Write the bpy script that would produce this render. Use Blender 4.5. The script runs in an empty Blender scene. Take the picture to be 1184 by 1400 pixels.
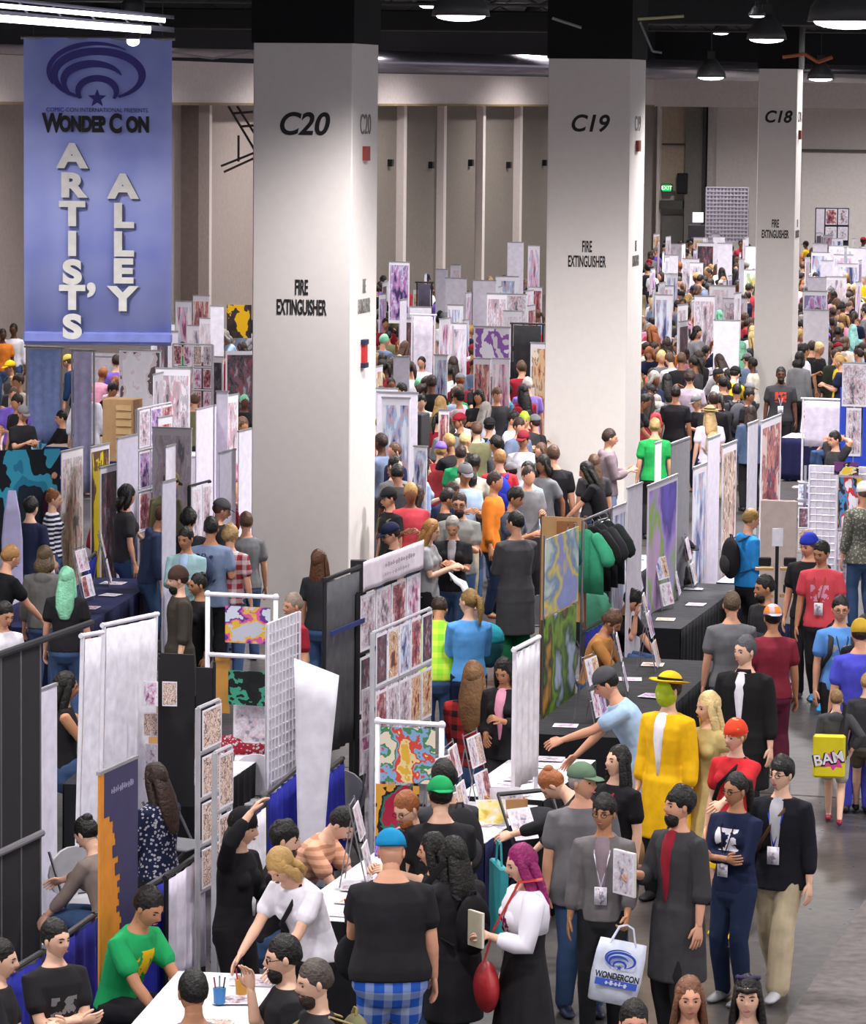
import bpy, bmesh, math, random
from mathutils import Vector, Matrix, noise
R = math.radians
V = Vector
rnd = random.Random(11)
SC = bpy.context.scene
COL = SC.collection

# ---------------------------------------------------------------- camera
FPX, CAMZ = 5200.0, 6.45
PITCH, ROLL = math.atan(565.0 / FPX), R(0.57)
cam_d = bpy.data.cameras.new('camera')
cam = bpy.data.objects.new('camera', cam_d)
COL.objects.link(cam)
cam_d.sensor_fit = 'HORIZONTAL'
cam_d.sensor_width = 36.0
cam_d.lens = 36.0 * FPX / 1184.0
cam_d.clip_start, cam_d.clip_end = 0.5, 600
CM = Matrix.Translation((0, 0, CAMZ)) @ Matrix.Rotation(math.pi / 2 - PITCH, 4, 'X') @ Matrix.Rotation(ROLL, 4, 'Z')
cam.matrix_world = CM
SC.camera = cam
CR = CM.to_3x3()
CRi = CR.inverted()

def at(px, py, z=0.0):
    """the point of the hall at height z that the photograph shows at this pixel"""
    d = CR @ V(((px - 592) / FPX, (700 - py) / FPX, -1.0))
    k = (z - CAMZ) / d.z
    return V((d.x * k, d.y * k, z))

def at_d(px, py, Y):
    """the point at distance Y down the hall"""
    d = CR @ V(((px - 592) / FPX, (700 - py) / FPX, -1.0))
    k = Y / d.y
    return V((d.x * k, Y, CAMZ + d.z * k))

def pix(p):
    q = CRi @ (V(p) - V((0, 0, CAMZ)))
    return 592 + FPX * q.x / -q.z, 700 - FPX * q.y / -q.z

# ---------------------------------------------------------------- light and exposure
SC.view_settings.view_transform = 'Standard'
SC.view_settings.look = 'None'
SC.view_settings.gamma = 1.0
SC.view_settings.use_curve_mapping = False
SC.view_settings.exposure = 0.0
world = bpy.data.worlds.new('hall_ambient')
SC.world = world
world.use_nodes = True
wn = world.node_tree.nodes['Background']
wn.inputs[0].default_value = (0.90, 0.88, 1.0, 1)
wn.inputs[1].default_value = 1.5
LAMP_POWER = 1900.0
SC.cycles.max_bounces = 5
SC.cycles.diffuse_bounces = 3
SC.cycles.glossy_bounces = 2
SC.cycles.transmission_bounces = 2
SC.cycles.use_denoising = True
SC.cycles.sample_clamp_indirect = 4.0
UD = V((math.sin(R(16.5)), math.cos(R(16.5)), 0))     # direction of the booth rows
VD = V((UD.y, -UD.x, 0))                               # across the rows

# ---------------------------------------------------------------- colours and materials
def lin(h):
    h = h.lstrip('#')
    o = []
    for i in (0, 2, 4):
        c = int(h[i:i + 2], 16) / 255
        o.append(c / 12.92 if c <= .04045 else ((c + .055) / 1.055) ** 2.4)
    return (*o, 1)
PAL = dict(black='18171a', soot='222124', charcoal='3a393c', darkgrey='4a4a4d', grey='77777a', midgrey='8f8f92', lightgrey='b4b3b8', white='e9e6ee',
    cream='dcd2be', navy='1d2440', blue='2a3bb0', royal='2b2f9c', sky='6fa6e6', teal='1f8f9c', turq='1a86b8', lightblue='a9c3e2', denim='3d5478',
    bluegrey='6d7a94', red='c02a2c', crimson='8d1f2e', coral='cf4a55', maroon='5a2034', orange='e07f2c', tan='c08a55', khaki='b6a78a', olive='6c6a4c',
    green='1f9a58', darkgreen='1c6a40', lime='8ad636', mint='84c9a4', yellow='e9bd1c', gold='cbb377', purple='7d62c8', violet='5a3a98', lavender='b3a2dc',
    magenta='8a1d5c', pink='e39bb4', brown='5a4030', darkbrown='33241d', ginger='9a5c34', blond='b08c54', paleblond='d9bf84', hairblack='16130f',
    greyhair='9b958f', whitehair='dcd8d2', skin='d49c7e', paleskin='e2b498', tanskin='b5805e', brownskin='8a5a40', darkskin='5c3a2a', cardboard='b18a5c',
    silver='a9a9ad', peach='dca281', mauve='8e7c84')
_M = {}
def _new(name):
    m = bpy.data.materials.new(name)
    m.use_nodes = True
    nt = m.node_tree
    return m, nt, nt.nodes['Principled BSDF']
def C(c):
    return lin(PAL.get(c, c)) if isinstance(c, str) else c
def N(nt, t, **k):
    n = nt.nodes.new(t)
    for a, b in k.items():
        setattr(n, a, b)
    return n
def mat(c, rough=.6, metal=0.0, spec=.4, emit=0, var=.08, bump=0.0, bscale=60, name=None):
    """plain procedural material with a little variation of tone"""
    key = (str(c), rough, metal, spec, emit, var, bump, bscale)
    if key in _M:
        return _M[key]
    m, nt, b = _new(name or 'paint_%s' % (c if isinstance(c, str) else 'mix'))
    col = C(c)
    b.inputs['Roughness'].default_value = rough
    b.inputs['Metallic'].default_value = metal
    b.inputs['Specular IOR Level'].default_value = spec
    if emit:
        b.inputs['Base Color'].default_value = col
        b.inputs['Emission Color'].default_value = col
        b.inputs['Emission Strength'].default_value = emit
    else:
        tc = N(nt, 'ShaderNodeTexCoord')
        no = N(nt, 'ShaderNodeTexNoise')
        no.inputs['Scale'].default_value = 9
        nt.links.new(tc.outputs['Object'], no.inputs['Vector'])
        rp = N(nt, 'ShaderNodeValToRGB')
        rp.color_ramp.elements[0].position = .3
        rp.color_ramp.elements[1].position = .7
        rp.color_ramp.elements[0].color = tuple(x * (1 - var) for x in col[:3]) + (1,)
        rp.color_ramp.elements[1].color = tuple(min(1, x * (1 + var)) for x in col[:3]) + (1,)
        nt.links.new(no.outputs['Fac'], rp.inputs[0])
        nt.links.new(rp.outputs[0], b.inputs['Base Color'])
        if bump:
            n2 = N(nt, 'ShaderNodeTexNoise')
            n2.inputs['Scale'].default_value = bscale
            bp = N(nt, 'ShaderNodeBump')
            bp.inputs['Strength'].default_value = bump
            bp.inputs['Distance'].default_value = .02
            nt.links.new(tc.outputs['Object'], n2.inputs['Vector'])
            nt.links.new(n2.outputs['Fac'], bp.inputs['Height'])
            nt.links.new(bp.outputs[0], b.inputs['Normal'])
    _M[key] = m
    return m
def cloth(c):
    """knitted or woven garment with soft folds; 'plaid:a:b', 'floral:a:b', 'stripe:a:b', 'print:a:b' add a pattern"""
    if ('cloth', c) in _M:
        return _M['cloth', c]
    sp = c.split(':')
    if len(sp) == 1:
        m = mat(c, .85, spec=.2, var=.12, bump=.55, bscale=7, name='cloth_' + c)
        _M['cloth', c] = m
        return m
    kind, a, b2 = sp[:3]
    m, nt, b = _new('cloth_%s_%s_%s' % (kind, a, b2))
    b.inputs['Roughness'].default_value = .85
    b.inputs['Specular IOR Level'].default_value = .2
    tc = N(nt, 'ShaderNodeTexCoord')
    mx = N(nt, 'ShaderNodeMix', data_type='RGBA')
    mx.inputs[6].default_value = C(a)
    mx.inputs[7].default_value = C(b2)
    L = nt.links.new
    sep = N(nt, 'ShaderNodeSeparateXYZ')
    L(tc.outputs['Object'], sep.inputs[0])
    def mth(op, x, y=None):
        q = N(nt, 'ShaderNodeMath', operation=op)
        for i, w in enumerate((x, y)):
            if w is None: continue
            if isinstance(w, (int, float)): q.inputs[i].default_value = w
            else: L(w, q.inputs[i])
        return q.outputs[0]
    def band(o, period, duty):
        return mth('LESS_THAN', mth('FRACT', mth('MULTIPLY', o, 1 / period)), duty)
    if kind == 'plaid':
        f = mth('MULTIPLY', mth('ADD', band(sep.outputs[0], .11, .45), band(sep.outputs[2], .11, .45)), .5)
    elif kind == 'stripe':
        f = band(sep.outputs[2], .06, .45)
    elif kind == 'floral':
        vo = N(nt, 'ShaderNodeTexVoronoi')
        vo.inputs['Scale'].default_value = 34
        L(tc.outputs['Object'], vo.inputs[0])
        f = mth('LESS_THAN', vo.outputs['Distance'], .36)
    else:                                           # a printed design on the chest
        no = N(nt, 'ShaderNodeTexNoise')
        no.inputs['Scale'].default_value = 16
        L(tc.outputs['Object'], no.inputs['Vector'])
        zc = float(sp[3]) if len(sp) > 3 else 1.25
        g = mth('LESS_THAN', mth('ABSOLUTE', mth('SUBTRACT', sep.outputs[2], zc)), .085)
        g = mth('MULTIPLY', g, mth('LESS_THAN', mth('ABSOLUTE', sep.outputs[0]), .095))
        g = mth('MULTIPLY', g, mth('LESS_THAN', sep.outputs[1], 0.0))
        f = mth('MULTIPLY', g, mth('GREATER_THAN', no.outputs['Fac'], .47))
    L(f, mx.inputs[0])
    L(mx.outputs[2], b.inputs['Base Color'])
    _M['cloth', c] = m
    return m
def art(name, cols, scale=3.0, border=.05, bcol='white', soft=False, aspect=(1, 1)):
    """an abstract printed picture: blotches of a few colours inside a border; every object gets its own"""
    if ('art', name) in _M:
        return _M['art', name]
    m, nt, b = _new('picture_' + name)
    b.inputs['Roughness'].default_value = .45
    b.inputs['Specular IOR Level'].default_value = .3
    L = nt.links.new
    tc = N(nt, 'ShaderNodeTexCoord')
    oi = N(nt, 'ShaderNodeObjectInfo')
    ad = N(nt, 'ShaderNodeVectorMath', operation='ADD')
    sc = N(nt, 'ShaderNodeVectorMath', operation='MULTIPLY')
    sc.inputs[1].default_value = (aspect[0], 0, aspect[1])
    L(tc.outputs['Generated'], sc.inputs[0])
    mu = N(nt, 'ShaderNodeMath', operation='MULTIPLY')
    mu.inputs[1].default_value = 77.0
    L(oi.outputs['Random'], mu.inputs[0])
    L(sc.outputs[0], ad.inputs[0])
    L(mu.outputs[0], ad.inputs[1])
    no = N(nt, 'ShaderNodeTexNoise')
    no.inputs['Scale'].default_value = scale
    no.inputs['Detail'].default_value = 3
    no.inputs['Distortion'].default_value = .25
    L(ad.outputs[0], no.inputs['Vector'])
    ce = N(nt, 'ShaderNodeVectorMath', operation='DISTANCE')           # a figure in the middle of the sheet
    ce.inputs[1].default_value = (.5, 0, .45)
    fl = N(nt, 'ShaderNodeVectorMath', operation='MULTIPLY')
    fl.inputs[1].default_value = (1.25, 0, .8)
    L(tc.outputs['Generated'], fl.inputs[0])
    ce.inputs[1].default_value = (.62, 0, .36)
    L(fl.outputs[0], ce.inputs[0])
    fm = N(nt, 'ShaderNodeMath', operation='MULTIPLY_ADD')
    fm.inputs[1].default_value = .34 if not soft else .1
    fm.inputs[2].default_value = -.10 if not soft else -.03
    L(ce.outputs['Value'], fm.inputs[0])
    fa = N(nt, 'ShaderNodeMath', operation='ADD')
    L(no.outputs['Fac'], fa.inputs[0])
    L(fm.outputs[0], fa.inputs[1])
    rp = N(nt, 'ShaderNodeValToRGB')
    cr = rp.color_ramp
    cr.interpolation = 'LINEAR' if soft else 'CONSTANT'
    n = len(cols)
    while len(cr.elements) < n:
        cr.elements.new(.5)
    for i, c in enumerate(cols):
        cr.elements[i].position = 0 if i == 0 else .33 + .36 * i / n
        cr.elements[i].color = C(c)
    L(fa.outputs[0], rp.inputs[0])
    sep = N(nt, 'ShaderNodeSeparateXYZ')
    L(tc.outputs['Generated'], sep.inputs[0])
    def mth(op, x, y):
        q = N(nt, 'ShaderNodeMath', operation=op)
        for i, w in enumerate((x, y)):
            if isinstance(w, (int, float)): q.inputs[i].default_value = w
            else: L(w, q.inputs[i])
        return q.outputs[0]
    if border:
        e = mth('MAXIMUM', mth('ABSOLUTE', mth('SUBTRACT', sep.outputs[0], .5), 0), mth('ABSOLUTE', mth('SUBTRACT', sep.outputs[2], .5), 0))
        f = mth('GREATER_THAN', e, .5 - border)
        mx = N(nt, 'ShaderNodeMix', data_type='RGBA')
        mx.inputs[7].default_value = C(bcol)
        L(f, mx.inputs[0])
        L(rp.outputs[0], mx.inputs[6])
        L(mx.outputs[2], b.inputs['Base Color'])
    else:
        L(rp.outputs[0], b.inputs['Base Color'])
    _M['art', name] = m
    return m
WOOD = lambda: mat('6a4a30', .5)
STEEL = lambda: mat('9a9aa0', .35, metal=.9)
WHITEP = lambda: mat('e4e1ea', .5)
BLACKP = lambda: mat('161518', .5)
ARTS = [art('manga', ['6c6870', 'a8a2ac', 'c8a0aa', 'dcd4dc', 'b8b2bc', 'e8e0e8'], 6), art('warm', ['6a4038', 'c07c5c', 'e0b88c', 'd8c4a8', 'b08a6c', 'efe2d0'], 5),
    art('cool', ['44507c', '7c94c4', 'c8a8b0', 'a8bcdc', 'd4dcec', 'e8ecf6'], 5), art('violet', ['40345c', '8068a8', 'c07ca4', 'a898c4', 'cfc2e0', '8c80a8'], 5),
    art('grim', ['a49ca8', '6c6470', '8c4c54', '48444c', '5c5660', '3a363e'], 6), art('green', ['2c4c38', '5c8c5c', 'c8a858', '94b08c', 'c4d4b4', 'e4e8d8'], 5),
    art('pink', ['8c5878', 'cc88a8', 'e8b8c8', 'c0c8e0', 'f0dce6', 'f6ecf2'], 5), art('pale', ['8c8898', 'c4bccc', 'dcc8cc', 'e4dee8', 'd4d0dc', 'efeaf2'], 5),
    art('red', ['5c2c34', 'b04c50', '4c5070', 'd08c80', 'a86c6c', 'e4ccc6'], 5), art('sepia', ['e6cdbd', 'b8988a', 'efdccf', '7c655c', 'd8b8a8'], 6)]

# ---------------------------------------------------------------- mesh helpers
def new_obj(name, me, parent=None, m=None, kind=None):
    o = bpy.data.objects.new(name, me)
    COL.objects.link(o)
    if parent: o.parent = parent
    if m is not None and me is not None:
        if len(me.materials) == 0: me.materials.append(m)
        if me.materials[0] is not m:
            o.material_slots[0].link = 'OBJECT'
            o.material_slots[0].material = m
    if kind: o['kind'] = kind
    return o
def bm_obj(name, bm, m=None, parent=None, smooth=False, kind=None, bevel=0):
    bmesh.ops.recalc_face_normals(bm, faces=bm.faces)
    if bevel:
        bmesh.ops.bevel(bm, geom=list(bm.edges), offset=bevel, segments=1, affect='EDGES', clamp_overlap=True)
    me = bpy.data.meshes.new(name)
    bm.to_mesh(me)
    bm.free()
    if smooth: me.shade_smooth()
    return new_obj(name, me, parent, m, kind)
def tag(o, label, cat, group=None):
    o['label'] = label
    o['category'] = cat
    if group: o['group'] = group
    return o
def thing(name, label, cat, loc=(0, 0, 0), rz=0.0, group=None):
    o = bpy.data.objects.new(name, None)
    o.empty_display_size = .2
    COL.objects.link(o)
    o.location = loc
    o.rotation_euler = (0, 0, rz)
    return tag(o, label, cat, group)
def box(bm, lo, hi, mx=None):
    v = [bm.verts.new((x, y, z)) for x in (lo[0], hi[0]) for y in (lo[1], hi[1]) for z in (lo[2], hi[2])]
    if mx is not None:
        for q in v: q.co = mx @ q.co
    for f in ((0, 1, 3, 2), (4, 6, 7, 5), (0, 4, 5, 1), (2, 3, 7, 6), (0, 2, 6, 4), (1, 5, 7, 3)):
        bm.faces.new([v[i] for i in f])
def tube(bm, P, Rr, side=(1, 0, 0), n=12, cap=True, flat0=False, flat1=False):
    """closed tapering tube through the points P, Rr = radius or (side radius, depth radius) at each"""
    P = [V(p) for p in P]
    Rr = [(r, r) if isinstance(r, (int, float)) else r for r in Rr]
    side = V(side)
    rings = []
    def ring(p, a, b, ra, rb):
        return [bm.verts.new(p + a * (ra * math.cos(2 * math.pi * k / n)) + b * (rb * math.sin(2 * math.pi * k / n))) for k in range(n)]
    fr = []
    for i, p in enumerate(P):
        t = (P[min(i + 1, len(P) - 1)] - P[max(i - 1, 0)])
        t = t.normalized() if t.length > 1e-6 else V((0, 0, 1))
        a = side - t * side.dot(t)
        if a.length < .15:
            a = V((0, 1, .01)) - t * V((0, 1, .01)).dot(t)
        a.normalize()
        b = t.cross(a)
        fr.append((t, a, b))
        side = a if i else a
    def pole(p): return bm.verts.new(p)
    t, a, b = fr[0]
    ra, rb = Rr[0]
    m_ = min(ra, rb)
    if cap and flat0:
        p0 = pole(P[0])
    elif cap:
        p0 = pole(P[0] - t * m_ * .9)
        rings.append(ring(P[0] - t * m_ * .6, a, b, ra * .7, rb * .7))
    for i, p in enumerate(P):
        rings.append(ring(p, fr[i][1], fr[i][2], *Rr[i]))
    t, a, b = fr[-1]
    ra, rb = Rr[-1]
    m_ = min(ra, rb)
    if cap and flat1:
        p1 = pole(P[-1])
    elif cap:
        rings.append(ring(P[-1] + t * m_ * .6, a, b, ra * .7, rb * .7))
        p1 = pole(P[-1] + t * m_ * .9)
    for r0, r1 in zip(rings, rings[1:]):
        for k in range(n):
            bm.faces.new((r0[k], r0[(k + 1) % n], r1[(k + 1) % n], r1[k]))
    if cap:
        for k in range(n):
            bm.faces.new((p0, rings[0][(k + 1) % n], rings[0][k]))
            bm.faces.new((p1, rings[-1][k], rings[-1][(k + 1) % n]))
    else:
        bm.faces.new(rings[0][::-1])
        bm.faces.new(rings[-1])
def rod(bm, p, q, r, n=6):
    tube(bm, [p, q], [r, r], n=n, cap=False)
def ball(bm, c, r, nu=12, nv=8, f=None, mx=None):
    """ellipsoid; f(unit direction, point) may move each vertex"""
    c = V(c)
    rows = []
    def put(d):
        p = V((d.x * r[0], d.y * r[1], d.z * r[2]))
        if f: p = f(d, p)
        p = p + c
        if mx is not None: p = mx @ p
        return bm.verts.new(p)
    top, bot = put(V((0, 0, 1))), put(V((0, 0, -1)))
    for j in range(1, nv):
        th = math.pi * j / nv
        rows.append([put(V((math.sin(th) * math.cos(2 * math.pi * i / nu), math.sin(th) * math.sin(2 * math.pi * i / nu), math.cos(th)))) for i in range(nu)])
    for a, b in zip(rows, rows[1:]):
        for i in range(nu):
            bm.faces.new((a[i], b[i], b[(i + 1) % nu], a[(i + 1) % nu]))
    for i in range(nu):
        bm.faces.new((top, rows[0][i], rows[0][(i + 1) % nu]))
        bm.faces.new((bot, rows[-1][(i + 1) % nu], rows[-1][i]))
def boxo(name, lo, hi, m, parent=None, kind=None, bevel=0):
    bm = bmesh.new()
    box(bm, lo, hi)
    return bm_obj(name, bm, m, parent, kind=kind, bevel=bevel)
TEXTS = []
def scribble(parent, x, y, z, w, h, m, n=9, name='faint_lettering', seed=4):
    """a line of lettering too small and blurred to read: a row of short strokes"""
    r = random.Random(seed)
    bm = bmesh.new()
    box(bm, (x - w / 2, y, z - h * .12), (x + w / 2, y + .001, z + h * .02))
    for i in range(n):
        a = x - w / 2 + w * (i + r.uniform(.1, .3)) / n
        box(bm, (a, y - .001, z - h * r.uniform(.3, .5)), (a + w / n * r.uniform(.25, .6), y + .001, z + h * r.uniform(.2, .5)))
    return bm_obj(name, bm, m, parent)
def text(s, size, m, parent, loc, rot=(math.pi / 2, 0, 0), shear=0.0, sx=1.0, name='lettering', ext=.003, bold=0.0, align='CENTER', gap=1.0):
    cu = bpy.data.curves.new(name, 'FONT')
    cu.body = s
    cu.size = size
    cu.shear = shear
    cu.extrude = ext
    cu.offset = bold
    cu.align_x = align
    cu.align_y = 'CENTER'
    cu.space_line = gap
    cu.materials.append(m)
    o = bpy.data.objects.new(name, cu)
    COL.objects.link(o)
    o.parent = parent
    o.location = loc
    o.rotation_euler = rot
    o.scale = (sx, 1, 1)
    TEXTS.append(o)
    return o
# ---------------------------------------------------------------- people
ZK = [.80, .86, .93, 1.0, 1.08, 1.18, 1.28, 1.36, 1.42, 1.465, 1.53, 1.60]
class Pose:
    """joints of a 1.75 m figure that faces -Y"""
    def __init__(s, kind='stand', arms='down,down', lean=0, yaw=0, nod=0, w=1.0):
        s.key = (kind, arms, lean, yaw, nod, w)
        s.kind, s.w = kind, w
        s.drop = {'sit': -.45, 'kneel': -.45}.get(kind, 0.0)
        s.lean = R(lean)
        p = V((0, 0, .80 + s.drop))
        s.fr = {}
        last = .80
        for z in ZK:
            dz = z - last
            a = s.ang((z + last) / 2)
            p = p + V((0, -math.sin(a), math.cos(a))) * dz
            s.fr[z] = (p.copy(), s.ang(z))
            last = z
        nk, a = s.fr[1.53]
        s.hm = Matrix.Translation(nk) @ Matrix.Rotation(s.lean * .55 + R(nod), 4, 'X') @ Matrix.Rotation(R(yaw), 4, 'Z') @ Matrix.Translation((0, -.012, .105))
        s.top = s.hm @ V((0, 0, .128))
        s.arms = []
        ap = arms.split(',')
        for i, sd in enumerate((-1, 1)):
            s.arms.append(s.arm(sd, ap[i % len(ap)]))
        s.legs = [s.leg(-1), s.leg(1)]
    def ang(s, z):
        return s.lean * min(1, max(0, (z - .88) / .3))
    def on(s, z, x=0, y=0):
        zs = min(ZK, key=lambda q: abs(q - z))
        p, a = s.fr[zs]
        dz = z - zs
        return p + V((x, y * math.cos(a) - dz * math.sin(a), y * math.sin(a) + dz * math.cos(a)))
    def arm(s, sd, k):
        S = s.on(1.39, sd * .172 * (s.w * .5 + .5), 0)
        T = dict(down=(.07, -.05, -.53), walk=(.06, -.18, -.49), back=(.06, .14, -.50), phone=(-.09, -.30, -.18), low=(-.08, -.24, -.36), cross=(-.24, -.21, -.25),
                 hip=(.03, .03, -.42), table=(.0, -.36, -.42), reach=(.02, -.50, -.22), up=(.02, -.22, .40), head=(-.10, .10, .26), chin=(-.13, -.20, .06),
                 bag=(.05, -.02, -.54), carry=(.04, -.26, -.45), strap=(-.04, -.16, -.12), book=(-.02, -.30, -.2), clasp=(-.16, -.15, -.45), point=(-.02, -.52, -.28), side=(.35, -.15, -.3))[k]
        T = V((T[0] * sd, T[1], T[2]))
        pole = V((sd * .35, .6, -.7))
        if k in ('head', 'up'): pole = V((sd * 1.2, -.2, .1))
        if k == 'hip': pole = V((sd * 1.2, .5, 0))
        if k == 'cross': pole = V((sd * .8, .1, -.9))
        if k in ('down', 'bag', 'back', 'walk', 'carry'): pole = V((sd * .25, 1, 0))
        if s.kind == 'sit' and k == 'down': T = V((0, -.28, -.36))
        E, W = ik(S, S + T, .285, .255, pole)
        return sd, S, E, W, k
    def leg(s, sd):
        H = V((sd * .09, 0, .92 + s.drop))
        if s.kind == 'sit': F = V((sd * .11, -.40, .08)); d = V((0, -1, .9))
        elif s.kind == 'walk': F = V((sd * .08, -.24 * sd, .08 + (.05 if sd < 0 else 0))); d = V((0, -1, 0))
        elif s.kind == 'wide': F = V((sd * .19, -.03 * sd, .08)); d = V((0, -1, 0))
        else: F = V((sd * .105, -.02 * sd, .08)); d = V((0, -1, 0))
        K, A = ik(H, F, .43, .425, d)
        return sd, H, K, A
def ik(S, T, a, b, pole):
    d = T - S
    L = min(d.length, (a + b) * .995)
    u = d.normalized()
    T = S + u * L
    x = (a * a - b * b + L * L) / (2 * L)
    h = math.sqrt(max(0, a * a - x * x))
    n = pole - u * pole.dot(u)
    n.normalize()
    return S + u * x + n * h, T
def lerp(a, b, t): return a + (b - a) * t

TORSO = {.80: (.168, .124), .86: (.168, .118), .93: (.170, .118), 1.0: (.155, .108), 1.08: (.140, .102), 1.18: (.148, .108), 1.28: (.166, .115),
         1.36: (.176, .108), 1.42: (.140, .084), 1.465: (.085, .068)}
def torso(bm, P, z0, z1, g=0.0, flare=0.0, bust=0.0, belly=0.0, n=16):
    pts, rr = [], []
    for z in ZK:
        if z < z0 - .001 or z > z1 + .001 or z not in TORSO: continue
        a, b = TORSO[z]
        e = belly * math.exp(-((z - 1.02) / .14) ** 2)
        a, b = a * P.w + g + e * .5, b * (P.w * .8 + .2) + g + e
        if z < 1.0: a += flare * (1 - z) * 3; b += flare * (1 - z) * 3
        pts.append(P.fr[z][0] + V((0, -e * .5, 0)))
        rr.append((a, b))
    tube(bm, pts, rr, n=n, flat0=True, flat1=g > 0)
    if bust:
        for sd in (-1, 1):
            c = P.on(1.28, sd * .075, -.085 - g)
            ball(bm, c, (.068, .055, .068))
def skirt(bm, P, zt, zb, r1, g=.02, n=18):
    """a closed bell of cloth hanging from the waist"""
    c = P.fr[.93][0]
    pts, rr = [], []
    for k in range(6):
        t = k / 5
        z = lerp(zt, zb, t)
        pts.append(V((c.x, c.y, z + P.drop)))
        rr.append((lerp(.165 * P.w + g, r1, t ** .8), lerp(.12 + g, r1 * .85, t ** .8)))
    tube(bm, pts[::-1], rr[::-1], n=n, flat0=True)
def arm_tube(bm, A, t1, g, w, n=10, cuff=None):
    """arm from the shoulder; t1 in 0..2: 1 = elbow, 2 = wrist"""
    sd, S, E, W, k = A
    k_ = .75 + .25 * w
    prof = [(0, .052), (.25, .050), (.6, .044), (1.0, .039), (1.25, .040), (1.6, .033), (2.0, .025)]
    pts, rr = [], []
    inner = S + V((-sd * .06, 0, .01))
    pts.append(inner); rr.append(.045 * k_ + g)
    for t, r in prof:
        if t > t1 + .01: break
        q = lerp(S, E, t) if t <= 1 else lerp(E, W, t - 1)
        pts.append(q); rr.append(r * k_ + g + (cuff or 0) * (t / t1) ** 2)
    if t1 < 1 and abs(t1 - .6) > .1:
        pass
    tube(bm, pts, rr, side=(0, 1, 0), n=n)
def leg_tube(bm, L, t1, g, w, n=12, wide=0.0):
    sd, H, K, A = L
    prof = [(0, .088), (.3, .082), (.7, .064), (1.0, .054), (1.3, .055), (1.65, .043), (2.0, .036)]
    k_ = .6 + .4 * w
    pts, rr = [], []
    for t, r in prof:
        if t > t1 + .01: break
        q = lerp(H, K, t) if t <= 1 else lerp(K, A, t - 1)
        pts.append(q); rr.append(r * k_ + g + wide * t)
    tube(bm, pts, rr, n=n)
def hand(bm, A, fine=True):
    sd, S, E, W, k = A
    d = (W - E).normalized()
    if k in ('down', 'walk', 'back', 'bag', 'carry'): nrm = V((-sd, .25, 0))
    elif k in ('cross', 'strap', 'hip'): nrm = V((0, 1, .2))
    elif k in ('up', 'head', 'chin'): nrm = V((-sd * .6, -.6, .3))
    else: nrm = V((-sd * .7, 0, -.6))
    nrm = (nrm - d * nrm.dot(d)).normalized()            # out of the palm
    s_ = d.cross(nrm).normalized()                       # across the knuckles
    fwd = V((0, -1, .3))
    if s_.dot(fwd) < 0: s_ = -s_                         # the thumb side
    tube(bm, [W - d * .02, W + d * .02, W + d * .06, W + d * .088], [(.024, .018), (.032, .017), (.040, .015), (.036, .012)], side=s_, n=8 if fine else 6)
    curl = {'down': .35, 'walk': .5, 'back': .4, 'phone': .9, 'bag': 1.5, 'carry': 1.4, 'book': 1.1, 'strap': 1.4, 'point': .1, 'reach': .5, 'table': .25, 'cross': .5}.get(k, .5)
    nf = 6 if fine else 4
    for i, (off, ln) in enumerate(((.031, .070), (.011, .078), (-.010, .073), (-.030, .058))):
        p = W + d * .082 + s_ * off
        dd = d + s_ * (off * 2.2)
        if k == 'point' and i > 0: cc = 1.5
        else: cc = curl * (1 + .1 * i)
        pts = [p - dd.normalized() * .02]
        for j, f in enumerate((.0, .45, .75, 1.0)):
            pts.append(p.copy())
            a = cc * (.5 + j * .55)
            v = (dd.normalized() * math.cos(a) + nrm * math.sin(a))
            p = p + v * ln * .36
        tube(bm, pts, [.0088, .0092, .0085, .008, .0068], side=nrm, n=nf)
    p = W + d * .018 + s_ * .020
    v = (d * .7 + s_ * .75 + nrm * .25).normalized()
    v2 = (d * .95 + s_ * .25 + nrm * .35).normalized()
    tube(bm, [p, p + v * .03, p + v * .03 + v2 * .03, p + v * .03 + v2 * .052], [.012, .0125, .0105, .008], side=nrm, n=nf)
def head(bm, P, fine=True, female=False):
    jaw = .34 if female else .24
    def f(d, p):
        x, y, z = p
        if d.z < 0:
            x *= 1 - jaw * (-d.z) ** 1.3
            if d.y > -.1: y *= 1 - .42 * (-d.z)
        if d.y < 0:
            y *= .95
            ax = abs(d.x)
            y -= .024 * math.exp(-(d.x / .15) ** 2) * math.exp(-((d.z + .17) / .15) ** 2)          # nose
            y -= .012 * math.exp(-(d.x / .11) ** 2) * math.exp(-((d.z - .02) / .2) ** 2)
            y += .011 * math.exp(-((ax - .37) / .16) ** 2) * math.exp(-((d.z - .04) / .11) ** 2)    # eye sockets
            y -= .004 * math.exp(-((d.z - .26) / .12) ** 2)                                          # brow
            y -= .007 * math.exp(-(d.x / .28) ** 2) * math.exp(-((d.z + .50) / .1) ** 2)           # lips
            y -= .010 * math.exp(-(d.x / .3) ** 2) * math.exp(-((d.z + .86) / .14) ** 2)            # chin
            y -= .004 * math.exp(-((ax - .5) / .2) ** 2) * math.exp(-((d.z + .2) / .2) ** 2)        # cheeks
        return V((x, y, z))
    ball(bm, (0, 0, 0), (.074, .094, .122), *((28, 26) if fine else (14, 12)), f=f, mx=P.hm)
    for sd in (-1, 1):
        ball(bm, (sd * .076, .006, -.005), (.010, .018, .031), 8, 6, mx=P.hm)
    n0, n1 = P.fr[1.465][0], P.hm @ V((0, .012, -.05))
    tube(bm, [lerp(n0, n1, -.35), n0, lerp(n0, n1, .5), n1], [(.062, .058), (.056, .055), (.051, .053), (.05, .055)], n=12)

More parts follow.
